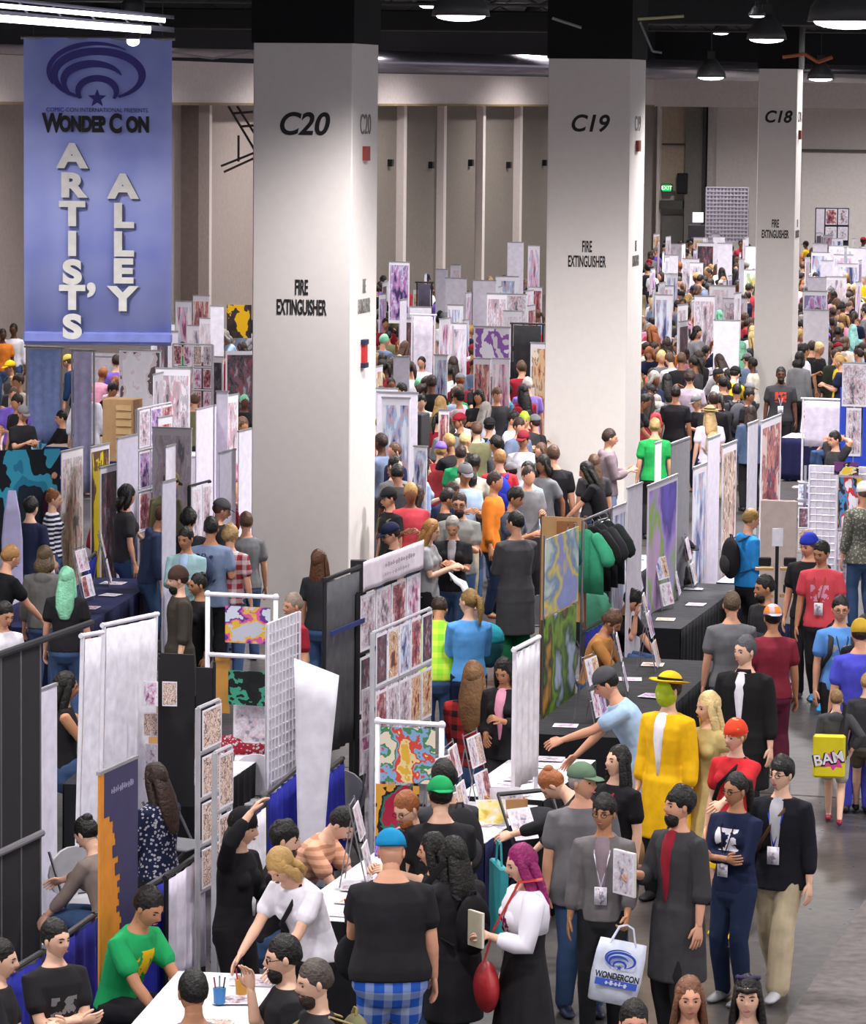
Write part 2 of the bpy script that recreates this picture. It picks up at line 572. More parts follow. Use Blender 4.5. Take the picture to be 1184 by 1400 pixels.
HAIRN = {'short': (.0035, 34), 'curly': (.012, 26), 'messy': (.009, 20), 'long': (.005, 22), 'bob': (.005, 22), 'bun': (.004, 26), 'tail': (.004, 26), 'afro': (.012, 30)}
def hair_mesh(bm, P, style, fine=True):
    amp, fr = HAIRN.get(style, (.004, 26))
    nu, nv = (30, 22) if fine else (14, 10)
    so = (hash_(style) % 97) * .37
    def dis(d, p):
        q = V((p.x, p.y, p.z * .5)) * fr + V((so, so, so))
        return p * (1 + (noise.noise(q) * amp * 1.6 + noise.noise(q * 2.1) * amp * .7) / max(.03, p.length))
    def f(d, p):
        p = p.copy()
        if p.z < 0: p.z *= .72; p.y += -p.z * .12
        return dis(d, p)
    rx = .082
    big = {'curly': 1.08, 'messy': 1.05, 'afro': 1.22, 'long': 1.04, 'bob': 1.05}.get(style, 1.0)
    ball(bm, (0, .020, .025), (.084 * big, .099 * big, .117 * big), nu, nv, f=f, mx=P.hm)
    X = lambda x, y, z: P.hm @ V((x, y, z))
    if style in ('long', 'verylong', 'bob'):
        e = {'long': 1.0, 'verylong': 1.5, 'bob': .42}[style]
        nn = 12 if fine else 8
        tube(bm, [X(0, .045, .05), X(0, .065, -.05), X(0, .085, -.16 * e), X(0, .095, -.30 * e), X(0, .09, -.42 * e)],
             [(.075, .05), (.088, .055), (.105, .045), (.10, .036), (.055, .02)], side=P.hm.to_3x3() @ V((1, 0, 0)), n=nn)
        for sd in (-1, 1):
            tube(bm, [X(sd * .06, -.005, .07), X(sd * .082, -.005, -.03), X(sd * .092, .012, -.14 * e), X(sd * .090, .02, -.27 * e), X(sd * .075, .03, -.36 * e)],
                 [(.022, .035), (.018, .038), (.024, .042), (.026, .036), (.012, .02)], side=P.hm.to_3x3() @ V((1, 0, 0)), n=8 if fine else 6)
    if style == 'bun': ball(bm, (0, .075, .10), (.045, .045, .042), 12, 8, mx=P.hm)
    if style == 'tail':
        tube(bm, [X(0, .10, .06), X(0, .15, .03), X(0, .16, -.08), X(0, .14, -.22)], [.02, .034, .036, .012], n=8)
def hash_(s):
    h = 7
    for ch in str(s): h = (h * 131 + ord(ch)) % 1000003
    return h
def cap_mesh(bm, P, kind):
    def f(d, p):
        if p.z < 0: p = V((p.x, p.y, p.z * .12))
        return p
    up = .045
    if kind == 'beanie':
        ball(bm, (0, .018, .035), (.092, .110, .118), 18, 12, f=lambda d, p: V((p.x, p.y, p.z * (.25 if p.z < 0 else 1))), mx=P.hm)
        ball(bm, (0, .018, .028), (.096, .114, .02), 18, 6, mx=P.hm)
    elif kind == 'hat':
        ball(bm, (0, .01, .07), (.094, .110, .090), 18, 10, f=f, mx=P.hm @ Matrix.Rotation(R(-6), 4, 'X'))
        ball(bm, (0, .01, .075), (.165, .165, .010), 24, 6, f=lambda d, p: V((p.x, p.y, p.z + .5 * p.x * p.x)), mx=P.hm @ Matrix.Rotation(R(-6), 4, 'X'))
    else:
        ball(bm, (0, .018, up), (.093, .111, .104), 18, 12, f=f, mx=P.hm)
        sg = 1 if kind == 'capback' else -1
        tube(bm, [P.hm @ V((0, .014 + sg * .07, up)), P.hm @ V((0, .014 + sg * .13, up - .008)), P.hm @ V((0, .014 + sg * .165, up - .02))],
             [(.075, .007), (.068, .006), (.045, .005)], side=P.hm.to_3x3() @ V((1, 0, 0)), n=10)

# every distinct mesh is made once, remeshed in one pass, then shared
MESH, PEND = {}, []
def want(key, voxel, build, extra=None, smooth_it=4):
    if key in MESH: return key
    bm = bmesh.new()
    build(bm)
    bmesh.ops.recalc_face_normals(bm, faces=bm.faces)
    me = bpy.data.meshes.new(key[0])
    bm.to_mesh(me)
    bm.free()
    MESH[key] = me
    if voxel:
        ex = None
        if extra:
            b2 = bmesh.new()
            extra(b2)
            bmesh.ops.recalc_face_normals(b2, faces=b2.faces)
            ex = b2
        o = bpy.data.objects.new('work', me)
        COL.objects.link(o)
        md = o.modifiers.new('r', 'REMESH')
        md.mode = 'VOXEL'
        md.voxel_size = voxel
        ms = o.modifiers.new('s', 'SMOOTH')
        ms.factor = .5
        ms.iterations = smooth_it
        PEND.append((key, o, ex))
    else:
        me.shade_smooth()
    return key
def bake():
    dg = bpy.context.evaluated_depsgraph_get()
    dg.update()
    for key, o, ex in PEND:
        me = bpy.data.meshes.new_from_object(o.evaluated_get(dg))
        if ex is not None:
            b = bmesh.new()
            b.from_mesh(me)
            tmp = bpy.data.meshes.new('t')
            ex.to_mesh(tmp)
            ex.free()
            b.from_mesh(tmp)
            b.to_mesh(me)
            b.free()
            bpy.data.meshes.remove(tmp)
        me.name = key[0]
        me.shade_smooth()
        MESH[key] = me
    for key, o, ex in PEND:
        old = o.data
        bpy.data.objects.remove(o)
        bpy.data.meshes.remove(old)
    PEND.clear()

TOPS = {  # kind: (hem z, sleeve 0..2, thickness, hem flare)
    'tee': (.86, .6, .014, .02), 'long': (.86, 1.95, .014, .01), 'hoodie': (.86, 1.95, .022, .01), 'jacket': (.80, 1.95, .024, .04), 'coat': (.80, 1.95, .026, .03),
    'tank': (.86, 0, .010, 0), 'dress': (.93, .3, .012, 0), 'longdress': (.93, 1.9, .012, 0), 'shirt': (.80, .75, .016, .03), 'cardigan': (.80, 1.3, .020, .03)}
PEOPLE = []
def person(px, py, face, label, top='tee:black', bot='pants:denim', hair='short:hairblack', skin='skin', pose='stand', arms='down,down', h=1.75, lean=0, yaw=0, nod=8,
           w=1.0, cap=None, beard=None, mask=None, glasses=False, lanyard=None, inner=None, group=None, shoes='soot', fem=False, belly=0, far=False, z0=0.0, collar=None, seat=None, loc=None, strap=None, kid=False):
    PEOPLE.append(dict(locals()))
def split(s):
    k, _, c = s.partition(':')
    return k, c
def make_specs(q):
    P = Pose(q['pose'], q['arms'], q['lean'], q['yaw'], q['nod'], q['w'])
    q['P'] = P
    far = q['far']
    vx = {0: .0115, 1: .022, 2: .034}[int(far)]
    k = P.key + (far,)
    parts = []
    def body(bm):
        torso(bm, P, .80, 1.465, -.004)
        for A in P.arms: arm_tube(bm, A, 2, 0, P.w)
        for L in P.legs: leg_tube(bm, L, 2, 0, P.w)
        n0 = P.fr[1.465][0]
        tube(bm, [P.fr[1.42][0], n0, P.fr[1.53][0]], [(.10, .06), (.062, .058), (.052, .054)], n=12)
        tube(bm, [P.legs[0][1], P.legs[1][1]], [.085, .085], side=(0, 1, 0))
    def extra(bm):
        head(bm, P, not far, q['fem'])
        for A in P.arms: hand(bm, A, not far)
        for sd, H, K, F in P.legs:
            tube(bm, [F + V((0, .02, 0)), F + V((0, -.02, -.045)), F + V((0, -.12, -.06))], [.03, .035, .025], n=8)
    parts.append(('body', want(('body', k, q['fem']), vx, body, extra), 'skin:' + q['skin'], None))
    tk, tc = split(q['top'])
    hem, slv, g, fl = TOPS[tk]
    bust = .05 if q['fem'] else 0
    def topm(bm):
        hz = hem if P.kind != 'sit' else max(hem, .93)
        torso(bm, P, hz, 1.465, g, fl, bust, q['belly'])
        if slv:
            for A in P.arms: arm_tube(bm, A, slv, g * .9 + .002, P.w, cuff=.012 if slv < 1.5 else .002)
        else:
            for A in P.arms: tube(bm, [P.on(1.42, A[0] * .05), P.on(1.42, A[0] * .12)], [.06, .05], side=(0, 1, 0))
        if tk == 'hoodie': ball(bm, P.on(1.42, 0, .085), (.10, .055, .075))
        if tk in ('coat', 'cardigan') and P.kind != 'sit': skirt(bm, P, .95, .50 if tk == 'coat' else .45, .22, g + .012)
        if tk in ('dress', 'longdress'): skirt(bm, P, 1.0, .52, .23 + .02 * P.w, g)
    parts.append(({'tee': 'tee_shirt', 'long': 'sweater', 'tank': 'vest_top', 'longdress': 'dress'}.get(tk, tk), want((tk, k, tk, bust, q['belly']), vx, topm), 'cloth:' + tc, None))
    bk, bc = split(q['bot'])
    if bk != 'none':
        def botm(bm):
            a, b = (.168 * P.w + .008, .118 * (P.w * .8 + .2) + .008)
            tube(bm, [P.fr[.80][0] + V((0, 0, .02)), P.fr[.93][0], P.fr[.93][0] + V((0, 0, .05))], [(a * .98 + .006, b + .012), (a + .006, b + .004), (a * .93, b * .95)], n=16)
            tube(bm, [P.legs[0][1], P.legs[1][1]], [.09, .09], side=(0, 1, 0))
            if bk == 'skirt': skirt(bm, P, .96, .55, .22)
            else:
                for L in P.legs: leg_tube(bm, L, {'pants': 2, 'wide': 2, 'shorts': .95, 'tights': 2}[bk], .002 if bk == 'tights' else .014, P.w, wide={'wide': .02, 'shorts': .02}.get(bk, .006))
        parts.append(({'wide': 'trousers', 'pants': 'trousers'}.get(bk, bk), want((bk, k, bk), vx, botm), 'cloth:' + bc, None))
    hk, hc = split(q['hair'])
    hkey = (k if not far else P.key + (1,))
    if hk != 'bald':
        parts.append(('hair', want(('hair', hkey, hk), 0, lambda bm: hair_mesh(bm, P, hk, not far)), 'hair:' + hc, None))
    if q['beard']:
        parts.append(('beard', want(('beard', hkey), 0, lambda bm: ball(bm, (0, -.048, -.088), (.057, .050, .056), 18, 14,
            f=lambda d, p: p * (1 + noise.noise(p * 60) * .12), mx=P.hm)), 'hair:' + q['beard'], None))
    if q['cap']:
        ck, cc = split(q['cap'])
        parts.append(({'capback': 'cap', 'beanie': 'beanie', 'hat': 'hat', 'cap': 'cap'}[ck], want(('cap', hkey, ck), 0, lambda bm: cap_mesh(bm, P, ck)), 'cloth:' + cc, None))
        if ck == 'hat' and not far:
            parts.append(('hat_band', want(('hat_band', hkey), 0, lambda bm: tube(bm, [P.hm @ Matrix.Rotation(R(-6), 4, 'X') @ V((0, .01, .082)), P.hm @ Matrix.Rotation(R(-6), 4, 'X') @ V((0, .01, .105))], [(.096, .112), (.093, .108)], n=20, cap=False)), 'cloth:black', 'black hat band'))
    if not far:
        for i, (sd, H, K, F) in enumerate(P.legs):
            def sh(bm, F=F):
                tube(bm, [F + V((0, .055, -.045)), F + V((0, .01, -.030)), F + V((0, -.08, -.042)), F + V((0, -.165, -.055)), F + V((0, -.19, -.058))],
                     [(.036, .034), (.042, .048), (.048, .036), (.044, .022), (.03, .015)], n=12)
            parts.append(('shoe', want(('shoe', k, i), 0, sh), 'shoe:' + q['shoes'], None))
        # the face
        for sd in (-1, 1):
            parts.append(('eye', want(('eye', k, sd), 0, lambda bm, sd=sd: ball(bm, (sd * .029, -.0755, .004), (.0115, .006, .006), 10, 8, mx=P.hm)), 'iris', None))
            parts.append(('eyebrow', want(('eyebrow', k, sd), 0, lambda bm, sd=sd: tube(bm, [P.hm @ V((sd * .014, -.089, .024)), P.hm @ V((sd * .03, -.087, .030)), P.hm @ V((sd * .046, -.076, .026))], [.003, .0042, .0025], n=5)), 'hair:' + (hc if hk != 'bald' and hc not in ('mint', 'magenta', 'paleblond') else 'brown'), None))
        parts.append(('mouth', want(('mouth', k), 0, lambda bm: ball(bm, (0, -.0905, -.060), (.023, .007, .0065), 12, 6, mx=P.hm)), 'lip', None))
        if q['glasses']:
            def gl(bm):
                for sd in (-1, 1):
                    n = 10
                    ps = [P.hm @ V((sd * .031 + .022 * math.cos(a), -.094, .002 + .016 * math.sin(a))) for a in [2 * math.pi * j / n for j in range(n)]]
                    for j in range(n): rod(bm, ps[j], ps[(j + 1) % n], .0022, 4)
                    rod(bm, P.hm @ V((sd * .053, -.094, .006)), P.hm @ V((sd * .078, .0, .008)), .002, 4)
                rod(bm, P.hm @ V((-.01, -.096, .004)), P.hm @ V((.01, -.096, .004)), .002, 4)
            parts.append(('glasses', want(('glasses', k), 0, gl), 'cloth:black', None))
        if q['mask']:
            parts.append(('face_mask', want(('face_mask', k), 0, lambda bm: ball(bm, (0, -.014, -.012), (.081, .092, .116), 20, 16, mx=P.hm)), 'cloth:' + q['mask'], 'green face mask'))
        if q['collar']:
            parts.append(('collar', want(('collar', k), 0, lambda bm: tube(bm, [P.fr[1.465][0] + V((0, -.012, -.012)), P.fr[1.465][0] + V((0, -.012, .03))], [(.082, .078), (.062, .06)], n=16, cap=False)), 'cloth:' + q['collar'], None))
        if q['inner']:
            def inn(bm):
                pts = [P.on(z, 0, -yy - max(0, g - .014) * .9) for z, yy in ((1.44, .055), (1.38, .082), (1.28, .112 + bust * .6), (1.14, .102), (1.0, .100))]
                tube(bm, pts, [(.062, .042), (.062, .046), (.046, .043), (.030, .040), (.014, .034)], n=10)
            parts.append(('undershirt', want(('undershirt', k, bust), 0, inn), 'cloth:' + q['inner'], None))
        if q['strap']:
            def st(bm):
                for off in (0,):
                    a = P.on(1.45, .09, 0)
                    pts = [P.on(1.02, -.165, 0), P.on(1.12, -.12, -.128), P.on(1.26, -.03, -.150 - bust), P.on(1.38, .06, -.118), P.on(1.46, .10, -.01), P.on(1.38, .06, .12), P.on(1.22, -.05, .142), P.on(1.02, -.165, .03)]
                    tube(bm, pts, [(.02, .006)] * len(pts), side=(1, 0, .6), n=6)
            parts.append(('strap', want(('strap', k, bust), 0, st), 'cloth:' + q['strap'], None))
        if q['lanyard']:
            def la(bm):
                b = P.on(1.12, 0, -.155 - bust * .4)
                for sd in (-1, 1):
                    rod(bm, P.on(1.46, sd * .06, -.03), P.on(1.36, sd * .055, -.125), .005, 5)
                    rod(bm, P.on(1.36, sd * .055, -.125), b, .005, 5)
            parts.append(('lanyard', want(('lanyard', k, bust), 0, la), 'cloth:' + q['lanyard'], None))
            def bd(bm):
                c = P.on(1.06, 0, -.158 - bust * .4)
                box(bm, c - V((.045, .003, .065)), c + V((.045, .003, .065)))
            parts.append(('badge', want(('badge', k, bust), 0, bd), 'art', 'white name badge'))
    return parts
def pmat(s):
    k, _, c = s.partition(':')
    if k == 'skin': return mat(c, .55, spec=.35, var=.05, name='skin_' + c)
    if k == 'hair': return mat(c, .5, spec=.35, var=.25, bump=.6, bscale=45, name='hair_' + c)
    if k == 'shoe': return mat(c, .5, var=.1)
    if k == 'iris': return mat('1a1210', .3, name='eye_dark')
    if k == 'lip': return mat('9a4e48', .5, name='lip_red')
    if k == 'art': return ARTS[7]
    return cloth(c)
def finish_person(q, parts):
    P = q['P']
    k = q['h'] / 1.75
    if q['kid']: k = q['h'] / 1.75
    a = R(q['face'])
    off = Matrix.Rotation(a, 3, 'Z') @ (P.top * k)
    if q['loc'] is not None: loc = V(q['loc'])
    else:
        w_ = at(q['px'], q['py'], off.z + q['z0'])
        loc = V((w_.x - off.x, w_.y - off.y, q['z0']))
    root = thing('person', q['label'], 'person', loc, a, q['group'])
    root.scale = (k, k, k)
    q['root'] = root
    for nm, key, ms, lb in parts:
        o = new_obj(nm, MESH[key], root, pmat(ms))
        if lb: o['label'] = lb
    return root
# ---------------------------------------------------------------- the hall
def S_(name, bm, m, smooth=False): return bm_obj(name, bm, m, smooth=smooth, kind='structure')
def floor_mat():
    m, nt, b = _new('polished_concrete')
    L = nt.links.new
    tc = N(nt, 'ShaderNodeTexCoord')
    n1 = N(nt, 'ShaderNodeTexNoise'); n1.inputs['Scale'].default_value = .55; n1.inputs['Detail'].default_value = 6
    n2 = N(nt, 'ShaderNodeTexNoise'); n2.inputs['Scale'].default_value = 9
    L(tc.outputs['Object'], n1.inputs['Vector']); L(tc.outputs['Object'], n2.inputs['Vector'])
    r = N(nt, 'ShaderNodeValToRGB')
    r.color_ramp.elements[0].position, r.color_ramp.elements[1].position = .32, .68
    r.color_ramp.elements[0].color, r.color_ramp.elements[1].color = C('3a3838'), C('56524f')
    L(n1.outputs['Fac'], r.inputs[0]); L(r.outputs[0], b.inputs['Base Color'])
    r2 = N(nt, 'ShaderNodeMapRange'); r2.inputs[3].default_value, r2.inputs[4].default_value = .22, .42
    L(n2.outputs['Fac'], r2.inputs[0]); L(r2.outputs[0], b.inputs['Roughness'])
    b.inputs['Specular IOR Level'].default_value = .4
    return m
WALLX = lambda Y: -33.1 + .29 * Y
bm = bmesh.new()
box(bm, (-60, -5, -.3), (60, 175, 0))
S_('floor', bm, floor_mat())
bm = bmesh.new()                                        # seams of the floor slabs
for k in range(3):
    p = at(940 + 0 * k, 1078, 0) + UD * (9.5 * k)
    q = [p - VD * 9, p + VD * 9]
    box(bm, (-9, -.02, 0), (9, .02, .004), Matrix.Translation(p) @ Matrix.Rotation(math.atan2(VD.y, VD.x), 4, 'Z'))
S_('trim_1', bm, mat('35312f', .6))
bm = bmesh.new()
p0, p1, p2 = at(1062, 1420), at(1186, 1225), at(1340, 1420)
vs = [bm.verts.new((p.x, p.y, .006)) for p in (p0, p1, p2)] + [bm.verts.new((p.x, p.y, .0)) for p in (p0, p1, p2)]
bm.faces.new(vs[:3]); bm.faces.new(vs[3:][::-1])
for i in range(3): bm.faces.new((vs[i], vs[(i + 1) % 3], vs[3 + (i + 1) % 3], vs[3 + i]))
S_('trim_2', bm, mat('6a6462', .9, bump=.5, bscale=200, var=.25))

bm = bmesh.new()
box(bm, (-60, -5, 9.0), (60, 175, 9.3))
S_('ceiling', bm, mat('34363a', .9, var=.3))
wall_m = mat('aea098', .8, spec=.2, var=.05, name='painted_wall')
strip_m = mat('eaded8', .8, spec=.2, var=.03)
grey_m = mat('877e75', .8, spec=.2, var=.06)
dark_m = mat('8f8079', .8, spec=.2)
head_m = mat('eee2dc', .8, spec=.2, var=.05)
def wpt(Y, off=0):  # a point on the side wall, off metres into the hall
    return V((WALLX(Y) + off * .96, Y - off * .28, 0))
WANG = math.atan2(1, .29)
def wbox(bm, Y0, Y1, d0, d1, z0, z1):
    a, b = wpt(Y0), wpt(Y1)
    M_ = Matrix.Translation((a.x, a.y, 0)) @ Matrix.Rotation(WANG, 4, 'Z')
    box(bm, (0, -d1, z0), ((b - a).length, -d0, z1), M_)
bm = bmesh.new(); wbox(bm, 20, 107, -.4, 0, 0, 9); S_('wall_left', bm, wall_m)
bm = bmesh.new(); wbox(bm, 107, 139.8, -.4, 0, 0, 9); S_('wall_left', bm, grey_m)
for i, px in enumerate((543, 598, 652, 703, 752, 800)):
    Yp = None
    Y = 90.0
    while pix((WALLX(Y), Y, 4))[0] < px and Y < 150: Y += .1
    bm = bmesh.new(); wbox(bm, Y - .14, Y + .14, -.05, .22, 0, 6.3); S_('trim_%d' % (3 + i), bm, strip_m)
    b2 = boxo('wall_vent', (-.1, -.07, -.1), (.1, .07, .1), BLACKP(), kind=None)
    p = wpt(Y - .9, .06); zz = at_d(px, 222 + (i % 2) * 3, Y).z
    b2.location = (p.x, p.y, zz); b2.rotation_euler = (0, 0, WANG)
    tag(b2, 'small black box fixed high on the grey wall panel', 'wall box', 'small black boxes high on the wall')
for i, (a, b_, m_) in enumerate(((247, 262, dark_m), (262, 271, strip_m))):
    def find(px):
        Y = 70.0
        while pix((WALLX(Y), Y, 4))[0] < px and Y < 150: Y += .05
        return Y
    bm = bmesh.new(); wbox(bm, find(a), find(b_), -.05, .45 - .1 * i, 0, 6.3); S_('trim_%d' % (10 + i), bm, m_)
bm = bmesh.new(); wbox(bm, 20, 139.3, -.1, .7, 6.28, 7.28); S_('trim_12', bm, head_m)
bm = bmesh.new(); wbox(bm, 20, 139.3, -.1, .74, 7.28, 9); S_('trim_22', bm, mat('26262a', .9))
bm = bmesh.new(); wbox(bm, 20, 139.3, -.1, .75, 6.24, 6.30); S_('trim_13', bm, mat('a58f6a', .7))
# back wall, square to the side wall
BC = V((7.2, 139.5, 0))
BANG = math.atan2(-.29, .957)
BMX = Matrix.Translation(BC) @ Matrix.Rotation(BANG, 4, 'Z')
def bbox(name, x0, x1, y0, y1, z0, z1, m):
    bm = bmesh.new(); box(bm, (x0, y0, z0), (x1, y1, z1), BMX); return S_(name, bm, m)
def bx_(px):      # local x on the back wall seen at pixel column px
    x = -5.0
    while pix(BMX @ V((x, 0, 4)))[0] < px and x < 40: x += .02
    return x
bbox('wall_back', -3, 60, .3, .8, 0, 9, mat('d4ccc6', .8, spec=.2, var=.04))
bbox('wall_back', bx_(1096), 60, 0, .31, 0, 4.75, mat('dcd4ce', .8, spec=.2, var=.04))
bbox('trim_14', bx_(1096), 60, -.06, .31, 4.68, 4.78, mat('5c5650', .7))
bbox('trim_15', bx_(870), 60, -.6, .35, 6.25, 7.3, head_m)
bbox('trim_23', bx_(870), 60, -.64, .35, 7.3, 9, mat('26262a', .9))
bbox('trim_16', bx_(900), bx_(903.5), -.3, .3, 0, 6.3, strip_m)
bbox('trim_17', bx_(938), bx_(962), -.25, .3, 0, 6.3, mat('7a7670', .8))
bbox('trim_18', bx_(962), bx_(966), -.35, .3, 0, 6.3, mat('3c3a3a', .8))
bbox('trim_19', bx_(968), bx_(976), -.2, .3, 0, 6.3, mat('b6aeaa', .8))
bbox('wall_back', bx_(904), bx_(937), .0, .31, 3.2, 6.3, mat('bba994', .8))
bbox('door_1', bx_(905), bx_(936), -.02, .31, 0, 2.3, mat('6d6a64', .6))
bbox('trim_20', bx_(905), bx_(936), -.3, .3, 2.55, 2.85, mat('57564f', .6))
bbox('trim_21', bx_(905), bx_(936), -.1, .3, 4.86, 4.92, mat('4a4844', .6))
p = BMX @ V((bx_(906.5), -.12, 0))
ex = thing('exit_sign', 'small lit green EXIT sign high on the far back wall', 'sign', (p.x, p.y, 3.28), BANG)
boxo('housing', (-.02, 0, -.12), (.36, .1, .16), BLACKP(), ex)
boxo('face', (0, -.01, -.1), (.34, 0, .14), mat('19b04c', emit=1.2), ex)
text('EXIT', .2, mat('white', emit=1.5), ex, (.17, -.015, .02), ext=.001)
p = BMX @ V((bx_(932), -.3, 0))
sp = thing('wall_speaker', 'black loudspeaker mounted on the beige back wall by the exit sign', 'speaker', (p.x, p.y, 3.1), BANG)
boxo('cabinet', (-.12, 0, 0), (.28, .35, .75), BLACKP(), sp, bevel=.02)
boxo('grille', (-.09, -.012, .05), (.25, 0, .7), mat('2a2a2e', .8), sp)

# structural columns
colm = mat('e2dcd6', .75, spec=.25, var=.02, name='column_paint')
ink = mat('232124', .7)
def column(px, wpx, D, yc, yf, w, label, code, k):
    p = at_d(px, 400, D)
    ang = -R(13.5)
    root = thing('structural_column', label, 'column', (p.x, p.y, 0), ang)
    bm = bmesh.new(); box(bm, (0, 0, 0), (w, w, 7.1)); bm_obj('shaft', bm, colm, root, bevel=.012)
    boxo('capital', (-.02, -.02, 7.09), (w + .02, w + .02, 9), mat('0e0e10', .9), root)
    z1, z2 = at_d(px, yc, D).z, at_d(px, yf, D).z
    text(code, .37 * k, ink, root, (w * .5, -.004, z1), shear=.22, sx=.98, bold=.008, name='column_number')
    text('FIRE\nEXTINGUISHER', .25 * k, ink, root, (w * .5, -.004, z2), sx=.36, gap=.95, bold=.006, name='fire_extinguisher_lettering')
    text(code, .34 * k, mat('77736f', .7), root, (w + .004, w * .5, z1), rot=(math.pi / 2, 0, math.pi / 2), sx=.9, name='side_number')
    text('FIRE\nEXTINGUISHER', .25 * k, mat('77736f', .7), root, (w + .004, w * .5, z2), rot=(math.pi / 2, 0, math.pi / 2), sx=.33, gap=.95, name='side_lettering')
    bm = bmesh.new(); box(bm, (w, w * .4, z1 - .42), (w + .05, w * .55, z1 - .25)); bm_obj('alarm_strobe', bm, mat('8c3a30', .5), root)
    return root, z2
c20, z20 = column(345, 134, 45.5, 170, 406, 1.22, 'white square column lettered C20, the largest and nearest column', 'C20', 1.0)
c19, z19 = column(746, 113, 59.6, 169, 347, 1.30, 'white square column lettered C19, middle one of the three columns', 'C19', .98)
c18, z18 = column(1032, 51, 74.0, 160, 313, .75, 'slim white column lettered C18, the farthest on the right', 'C18', .86)
bm = bmesh.new()
zz = at_d(497, 483, 45.8).z
box(bm, (1.22, .5, zz - .14), (1.27, .62, zz + .14))
h_ = bm_obj('fire_alarm_pull', bm, mat('red', .4), c20)
for s_ in (-1, 1): boxo('alarm_bracket', (1.22, .48, zz + s_ * .14 - .03), (1.28, .64, zz + s_ * .14 + .03), mat('navy', .4), h_)

# the hanging banner
BD = 40.0
o0 = at_d(33, 471, BD)
bw = at_d(234, 471, BD).x - o0.x
bh = at_d(33, 51, BD).z - o0.z
ban = thing('hanging_banner', 'tall blue hanging banner reading WonderCon Artist\'s Alley', 'banner', (o0.x, BD, o0.z), R(.4))
def banner_mat():
    m, nt, b = _new('periwinkle_print')
    L = nt.links.new
    tc = N(nt, 'ShaderNodeTexCoord'); no = N(nt, 'ShaderNodeTexNoise'); no.inputs['Scale'].default_value = 1.6; no.inputs['Detail'].default_value = 2
    L(tc.outputs['Object'], no.inputs['Vector'])
    r = N(nt, 'ShaderNodeValToRGB'); r.color_ramp.elements[0].position, r.color_ramp.elements[1].position = .3, .72
    r.color_ramp.elements[0].color, r.color_ramp.elements[1].color = C('9aa6f2'), C('bcc6ff')
    L(no.outputs['Fac'], r.inputs[0]); L(r.outputs[0], b.inputs['Base Color'])
    b.inputs['Roughness'].default_value = .6
    return m
bm = bmesh.new()
for i in range(24):
    x0, x1 = bw * i / 24, bw * (i + 1) / 24
    y0, y1 = .02 * math.sin(i * .9), .02 * math.sin((i + 1) * .9)
    v = [bm.verts.new(c) for c in ((x0, y0, 0), (x1, y1, 0), (x1, y1, bh), (x0, y0, bh), (x0, y0 + .008, 0), (x1, y1 + .008, 0), (x1, y1 + .008, bh), (x0, y0 + .008, bh))]
    for f in ((0, 1, 2, 3), (7, 6, 5, 4), (0, 4, 5, 1), (3, 2, 6, 7)): bm.faces.new([v[j] for j in f])
bmesh.ops.remove_doubles(bm, verts=bm.verts, dist=.0005)
bm_obj('fabric', bm, banner_mat(), ban, smooth=True)
bm = bmesh.new(); box(bm, (-.01, -.035, .02), (bw + .01, .035, .14)); bm_obj('hem_pocket', bm, mat('8f9be6', .6), ban, bevel=.02)
bm = bmesh.new(); rod(bm, V((-.03, .02, bh)), V((bw + .03, .02, bh)), .02, 8); bm_obj('top_pole', bm, STEEL(), ban)
for x in (.1, bw - .1):
    bm = bmesh.new(); rod(bm, V((x, .02, bh)), V((x, .02, 9 - o0.z)), .006, 5)
    bm_obj('hanging_wire', bm, BLACKP(), ban)
lx = lambda px: (px - 33) / 201 * bw
lz = lambda py: (471 - py) / 420 * bh
cream, shad = mat('f8f5ec', .6), mat('4a5070', .7)
for s, x, y in [(c, 99, y) for c, y in zip('ARTIST', (213, 253, 292, 333, 372, 407))] + [('S', 99, 447)] + [(c, 168, y) for c, y in zip('ALLEY', (254, 294, 333, 370, 408))]:
    text(s, .335, shad, ban, (lx(x) + .018, -.028, lz(y) - .018), sx=1.22, bold=.018, name='letter_shadow')
    text(s, .335, cream, ban, (lx(x), -.036, lz(y)), sx=1.22, bold=.018, name='letter')
text('\u2019', .5, cream, ban, (lx(125), -.036, lz(412)), bold=.015, name='letter')
text('W', .265, ink, ban, (lx(72), -.03, lz(168)), sx=.70, bold=.012, name='wordmark')
text('ONDER', .215, ink, ban, (lx(114), -.03, lz(169)), sx=.66, bold=.012, name='wordmark')
text('C', .265, ink, ban, (lx(158), -.03, lz(168)), sx=.70, bold=.012, name='wordmark')
text('ON', .215, ink, ban, (lx(188), -.03, lz(169)), sx=.70, bold=.012, name='wordmark')
text('COMIC-CON INTERNATIONAL PRESENTS', .062, mat('454a86', .7), ban, (lx(133), -.03, lz(149)), sx=.92, name='small_print')
LOGO = mat('2c2478', .6)
def swoosh(bm, cx, cz, rx, rz, a0, a1, t0, t1, y=-.03, n=40):
    """a crescent stroke along an ellipse, thickness t0 in the middle, t1 at the ends"""
    vs = []
    for i in range(n + 1):
        u = i / n
        a = R(lerp(a0, a1, u))
        th = lerp(t1, t0, math.sin(math.pi * u) ** .8)
        for s_ in (-1, 1):
            for yy in (y, y + .004):
                vs.append(bm.verts.new((cx + (rx + s_ * th) * math.cos(a), yy, cz + (rz + s_ * th * .8) * math.sin(a))))
    for i in range(n):
        a, b = vs[4 * i:4 * i + 4], vs[4 * i + 4:4 * i + 8]
        bm.faces.new((a[0], a[2], b[2], b[0])); bm.faces.new((a[1], b[1], b[3], a[3]))
        bm.faces.new((a[0], b[0], b[1], a[1])); bm.faces.new((a[2], a[3], b[3], b[2]))
